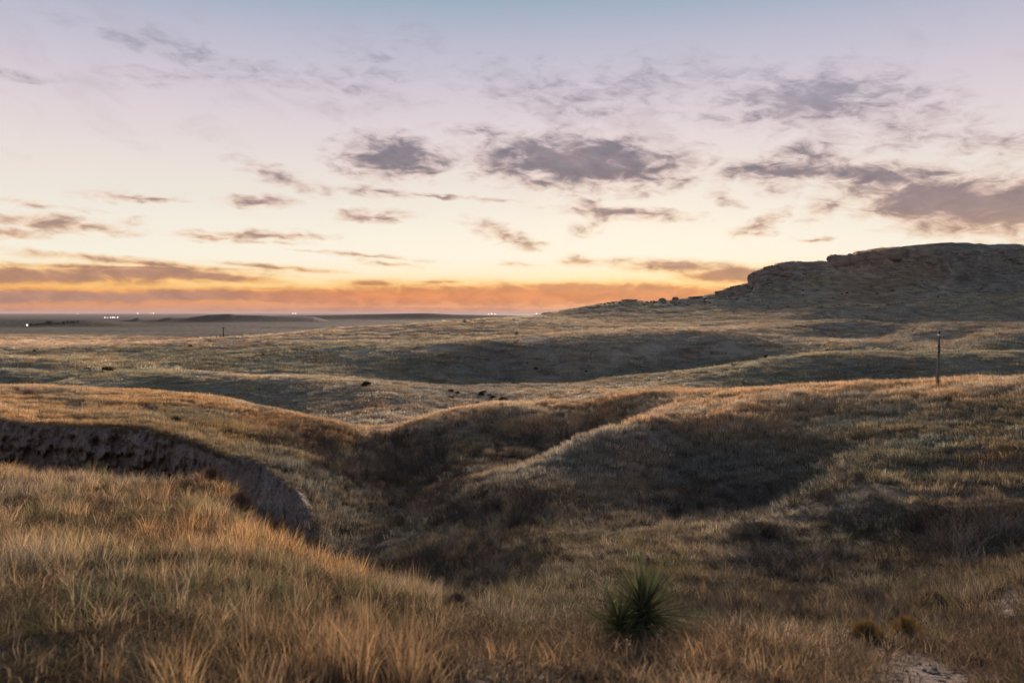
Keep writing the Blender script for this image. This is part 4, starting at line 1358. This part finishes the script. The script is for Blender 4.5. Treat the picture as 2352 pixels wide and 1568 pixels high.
def build_post():
    x, y, z = pos_at(2153, 45.0)
    e = empty('wooden_post', (x, y, z - .25))
    e.rotation_euler = (0, radians(2.0), 0)
    hgt = 2.95 + .25
    prof = [(hgt * i / 16, .078 - .018 * i / 16) for i in range(17)]
    sh = add_obj('shaft', rod_mesh('shaft', prof, 16, 3, .03), WOOD, e)
    add_obj('cap', rod_mesh('cap', [(hgt - .10, .066), (hgt - .08, .072), (hgt + .004, .070), (hgt + .012, .05)], 16), METAL, e)
    add_obj('pin', rod_mesh('pin', [(hgt + .005, .022), (hgt + .09, .022), (hgt + .10, .045), (hgt + .17, .045), (hgt + .19, .02)], 12), DKMET, e)
    for zz in (hgt - .72, hgt - 1.02):
        add_obj('band', rod_mesh('band', [(zz, .070), (zz + .01, .080), (zz + .07, .080), (zz + .08, .070)], 16), DKMET, e)
    # a drying crack down the face
    import bmesh
    tag(e, 'weathered wooden post with pale metal cap on the right grassy crest', 'post')


build_post()


def build_pole():
    x, y, z = pos_at(513, 338)
    e = empty('utility_pole', (x, y, z - .6))
    h = 5.4
    add_obj('shaft', rod_mesh('shaft', [(h * i / 6, .21 - .05 * i / 6) for i in range(7)], 10, 5, .02), DKWOOD, e)
    add_obj('crossarm', stick_mesh('crossarm', [(np.array([-.75, -.2, h - .5]), np.array([.75, -.2, h - .5]), .09, .09)], 4), DKWOOD, e)
    for sx in (-.6, .6):
        add_obj('insulator', rod_mesh('insulator', [(h - .45, .05), (h - .35, .09), (h - .25, .06), (h - .2, .02)], 8), DKMET, e).location = (sx, -.2, 0)
    add_obj('guy_wire', stick_mesh('guy_wire', [(np.array([.15, 0, h - 1.3]), np.array([3.6, .4, h - 2.6]), .035, .035), (np.array([3.6, .4, h - 2.6]), np.array([6.4, .8, 0.3]), .035, .035)], 4), DKMET, e)
    tag(e, 'thin dark utility pole on the long slope left of centre', 'pole')


build_pole()
POST_ME = rod_mesh('fence_post', [(-.4, .13), (.4, .13), (1.35, .12), (1.4, .06)], 8, 9, .03)
POST_ME.materials.append(DKWOOD)
for k_, u in enumerate((455, 471.5, 483.5, 497, 539, 556, 574, 600)):
    x, y, z = pos_at(u, 340)
    o = bpy.data.objects.new('fence_post', POST_ME)
    COL.objects.link(o)
    o.location = (x, y, z)
    o.rotation_euler = (random.uniform(-.06, .06), random.uniform(-.06, .06), random.uniform(0, 3))
    tag(o, 'short dark fence post near the utility pole, ' + (ORD[k_] if k_ < 7 else 'rightmost'), 'fence post', 'fence posts beside the utility pole')
x, y, z = pos_at(514, 341)
e = empty('fence_brace', (x, y, z - .1))
for sx in (-1.5, 1.6):
    add_obj('upright', stick_mesh('upright', [(np.array([sx, 0, -.3]), np.array([sx, 0, 1.5]), .15, .14)], 6), DKWOOD, e)
for zz in (.55, 1.2):
    add_obj('rail', stick_mesh('rail', [(np.array([-1.5, 0, zz]), np.array([1.6, 0, zz + .1]), .09, .09)], 6), DKWOOD, e)
tag(e, 'dark timber fence brace at the foot of the utility pole', 'fence')

# ------------------------------------------------------------------ rocks of the mesa
ROCK = mat_plain('mesa_rock', (.130, .105, .084), (.300, .250, .200), .55, .95, (1, 1, 2.6), .8, .4, 7)
BOULD = [boulder_mesh('boulder', 500 + k, 3, (.7, .5, .85, .6, .75)[k], .35, (0, .3, .15, .35, .0)[k]) for k in range(5)]
for me_ in BOULD:
    me_.materials.append(ROCK)


def boulder(u, d, sx, sy, sz, label, group=None, k=None, lift=0.0, name='boulder', cat='boulder', rz=None):
    x, y, z = pos_at(u, d)
    o = bpy.data.objects.new(name, BOULD[random.randrange(5) if k is None else k])
    COL.objects.link(o)
    o.location = (x, y, z + lift)
    o.scale = (sx, sy, sz)
    o.rotation_euler = (random.uniform(-.1, .1), random.uniform(-.1, .1), random.uniform(0, 6.28) if rz is None else rz)
    tag(o, label, cat, group)
    return o


boulder(1444, 600, 6.2, 4.5, 2.4, 'long flat topped boulder on the skyline left of the mesa', k=1, lift=.8, rz=.05)
boulder(1521, 603, 3.0, 2.6, 2.6, 'pointed boulder on the skyline, left of a matching pair', k=2, lift=.5)
boulder(1551, 604, 2.5, 2.5, 2.6, 'rounded boulder on the skyline just left of the rock ledges', k=4, lift=.8)
boulder(1598, 607, 5.5, 4, 1.5, 'low flat rock slab on the skyline below the mesa ledges', k=3, lift=.5, rz=0)
boulder(1256, 560, 4.6, 4, 2.0, 'low mound of rock where the mesa slope meets the horizon', k=0, lift=.2)
def crag(u, v0, v1, d, hw, label, k, rz=0.0, dy=5.0):
    x = (u - UC) / F * d
    zt, zb = -(v0 - HV) / F * d, -(v1 - HV) / F * d
    o = bpy.data.objects.new('crag', BOULD[k])
    COL.objects.link(o)
    fl = (.7, .5, .85, .6, .75)[k]
    o.location = (x, d, (zt + zb) / 2)
    o.scale = (hw * 1.15, dy, (zt - zb) / 2 / fl * 1.12)
    o.rotation_euler = (0, 0, rz)
    tag(o, label, 'crag')


crag(1731, 628, 668, 606, 4.2, 'steep dark crag forming the left corner of the mesa', 1)
crag(1749, 619, 650, 609, 6.0, 'overhanging cap rock beside the corner crag of the mesa', 3)
crag(1776, 611, 646, 611, 8.0, 'broken rock wall right of the mesa cap rock', 1, .2)
crag(1806, 604, 634, 615, 8.0, 'pale rock wall where the mesa top steps back', 3, -.1)
crag(1700, 656, 684, 602, 8.0, 'sloping rock ledge at the foot of the corner crag', 1, .15)
crag(1664, 664, 690, 604, 6.0, 'lowest rock ledge stepping up to the mesa cliff', 3, .1)
crag(1922, 586, 618, 640, 7.5, 'rock shoulder at the left end of the upper mesa tier', 1)
crag(1952, 583, 614, 644, 9.0, 'dark rock wall of the upper mesa tier beside its shoulder', 3, .1)
crag(1996, 580, 606, 650, 9.0, 'layered rock wall in the upper mesa tier', 1, -.1)
crag(2044, 577, 600, 655, 9.0, 'low rock wall under the middle of the mesa rim', 3)
crag(2110, 574, 598, 658, 10.0, 'long rock wall under the right half of the mesa rim', 1, .05)
boulder(1790, 612, 5.5, 5, 4.5, 'pale slab of rock on the slope below the mesa corner', k=0, lift=0.0)
boulder(1806, 600, 5.0, 4, 3.4, 'lighter tilted rock halfway down below the mesa corner', k=2, lift=0.2)
boulder(1835, 592, 4.0, 3, 2.6, 'small pale rock on the slope right of the mesa corner', k=4, lift=0.2)
boulder(1760, 598, 6.5, 4, 3.0, 'brown rock at the base of the slope below the mesa corner', k=3, lift=0.0)
boulder(2112, 622, 4.5, 3.5, 3.6, 'lone rock at the foot of the upper mesa face', k=2, lift=0.3)
boulder(2062, 596, 2.6, 2, 1.8, 'small rock on the grassy terrace crest of the mesa', k=4, lift=0.3)
for u0, u1, d0, d1, cnt, lab, grp in ((2165, 2349, 625, 664, 13, 'rounded boulder on the dark right end of the mesa face', 'boulders on the right end of the mesa'),
                                      (1935, 2150, 632, 662, 12, 'rock jutting from the upper face of the mesa', 'rocks in the upper mesa face'),
                                      (1655, 1850, 588, 616, 11, 'broken rock on the slope under the mesa corner', 'broken rocks under the mesa corner')):
    for k, uu_ in enumerate(sorted(random.uniform(u0, u1) for _ in range(cnt))):
        boulder(uu_, random.uniform(d0, d1), random.uniform(1.8, 4.2), random.uniform(1.6, 3.0), random.uniform(1.2, 2.8), lab + ', ' + (ORD[k] if k < cnt - 1 else 'rightmost'), grp, lift=.5)
nsc = 300
us_ = np.concatenate([RNG.uniform(1650, 1860, 110), RNG.uniform(1930, 2350, 190)])
ds_ = np.concatenate([RNG.uniform(580, 622, 110), RNG.uniform(610, 672, 190)])
xs_ = (us_ - UC) / F * ds_
sz_ = .5 + 1.6 * RNG.random(nsc) ** 2
o = scatter_object('mesa_scree', np.stack([xs_, ds_, ground_at(xs_, ds_)], 1), RNG.normal(0, .3, (nsc, 3)) + np.array([[0, 0, 6.]]) * RNG.random((nsc, 1)), np.stack([sz_, sz_, sz_], 1),
                   RNG.integers(0, 3, nsc), np.ones((nsc, 3)), [boulder_mesh('stone', 520 + k, 2, .7, .35) for k in range(3)], ROCK)
tag(o, 'small rubble strewn over the mesa face', 'rubble', kind='stuff')

# ------------------------------------------------------------------ far plain: tree row, lights
TREE_M = mat_leafy('bare_tree_twigs', (.045, .038, .036), 0.0)
tr_a, tr_b = bare_shrub_meshes(260, stems=9, spread=.42, twigs=26, r=.02)
tr_a.materials.append(STEM)
tr_b.materials.append(TREE_M)
for k in range(22):
    u = 68 + 112 * (k + random.uniform(-.3, .3)) / 21
    d = 1180 + 60 * k / 21
    x, y, z = pos_at(u, d)
    h = random.uniform(2.6, 4.6) * (1.5 if k in (8, 9) else 1.0)
    e = empty('bare_tree', (x, y, z), random.uniform(0, 6), (h * 1.5, h * 1.5, h))
    add_obj('trunk', tr_a, None, e)
    add_obj('crown', tr_b, None, e)
    tag(e, 'small dark leafless tree in the row on the far left rise', 'tree', 'tree row on the far left rise')


def lamp_mat(name, c, s):
    m, t, out = new_mat(name)
    em = t.new('ShaderNodeEmission')
    em.inputs[0].default_value = c + (1.0,)
    em.inputs[1].default_value = s
    t.l.new(em.outputs[0], out.inputs[0])
    return m


LAMP_W = lamp_mat('white_floodlight', (1.0, .93, .86), 1.5)
LAMP_G = lamp_mat('greenish_yard_light', (.80, 1.0, .82), 2.0)
LAMP_Y = lamp_mat('warm_town_light', (1.0, .82, .66), 1.6)
MASTM = mat_plain('lamp_mast', (.08, .08, .08), (.12, .12, .12), 5)


def mast(u, v, d, r, mat, label, group=None):
    """A lamp mast on the plain whose lit head shows at row v."""
    x = (u - UC) / F * d
    zg = float(ground_at(x, d))
    zt = max(-(v - HV) / F * d, zg + r * 1.5)
    e = empty('lamp_mast', (x, d, zg))
    add_obj('mast', rod_mesh('mast', [(-1, r * .12), (zt - zg, r * .08)], 6), MASTM, e)
    hd = boulder_mesh('lamp_head', 7, 2, 1.0, .0)
    hd.transform(__import__('mathutils').Matrix.Scale(r, 4))
    add_obj('lamp_head', hd, mat, e).location = (0, 0, zt - zg)
    tag(e, label, 'lamp', group)


for k_, (u, v, r) in enumerate(((241, 730.2, 2.2), (247, 730.6, 1.6), (254, 730, 2.2), (259, 729.6, 2.4), (263, 730.3, 2.0), (270, 730.0, 2.4))):
    mast(u, v, 3300, r, LAMP_W, 'bright white floodlight in the row on the far left plain, ' + (ORD[k_] if k_ < 5 else 'rightmost'), 'floodlights on the far left plain')
mast(62, 747, 1180, 1.2, LAMP_G, 'greenish yard light at the left end of the far tree row')
for k_, (u, v, d, r) in enumerate(((178, 721.3, 14000, 9), (316, 720.6, 15000, 12), (346, 720.4, 17000, 10), (352, 720.4, 17000, 12))):
    mast(u, v, d, r, LAMP_Y, 'tiny warm light on the far horizon above the left ridge, ' + ORD[k_], 'tiny lights on the left horizon')
for k_, (u, v, d, r) in enumerate(((673, 721.4, 16000, 12), (679, 721.6, 16000, 12))):
    mast(u, v, d, r, LAMP_Y, ('left' if k_ == 0 else 'right') + ' one of two tiny warm lights on the horizon left of centre', 'tiny lights left of centre')
for k_, (u, v, d, r) in enumerate(((950, 720.2, 22000, 12), (958, 720.2, 22000, 12), (1122, 722.2, 11000, 7), (1129, 722.4, 11000, 9), (1137, 722.2, 11000, 7))):
    mast(u, v, d, r, LAMP_W, 'small white light on the central horizon left of the mesa slope, ' + ORD[k_], 'lights on the central horizon')
mast(1232, 722.6, 11000, 9, LAMP_Y, 'single tiny light on the horizon where the mesa slope begins')

# ------------------------------------------------------------------ haze over the plain
def build_haze():
    z_lo, z_hi, R_ = float(ZG.min()) - 1.0, float(ZG.max()) + 8.0, 72000.0
    vs = [(x, y, z) for z in (z_lo, z_hi) for x, y in ((-R_, -R_), (R_, -R_), (R_, R_), (-R_, R_))]
    me = mesh_from_np('haze', vs, [(3, 2, 1, 0), (4, 5, 6, 7), (0, 1, 5, 4), (1, 2, 6, 5), (2, 3, 7, 6), (3, 0, 4, 7)], None, False)
    m, t, out = new_mat('haze')
    pvn = t.new('ShaderNodeVolumePrincipled')
    pvn.inputs['Color'].default_value = (.66, .57, .62, 1)
    pvn.inputs['Density'].default_value = HAZE
    pvn.inputs['Anisotropy'].default_value = 0.0
    t.l.new(pvn.outputs[0], out.inputs['Volume'])
    o = add_obj('haze', me, m)
    tag(o, 'thin mauve dusk haze lying over the far plain', 'haze', kind='stuff')


HAZE = 3.0e-5
build_haze()
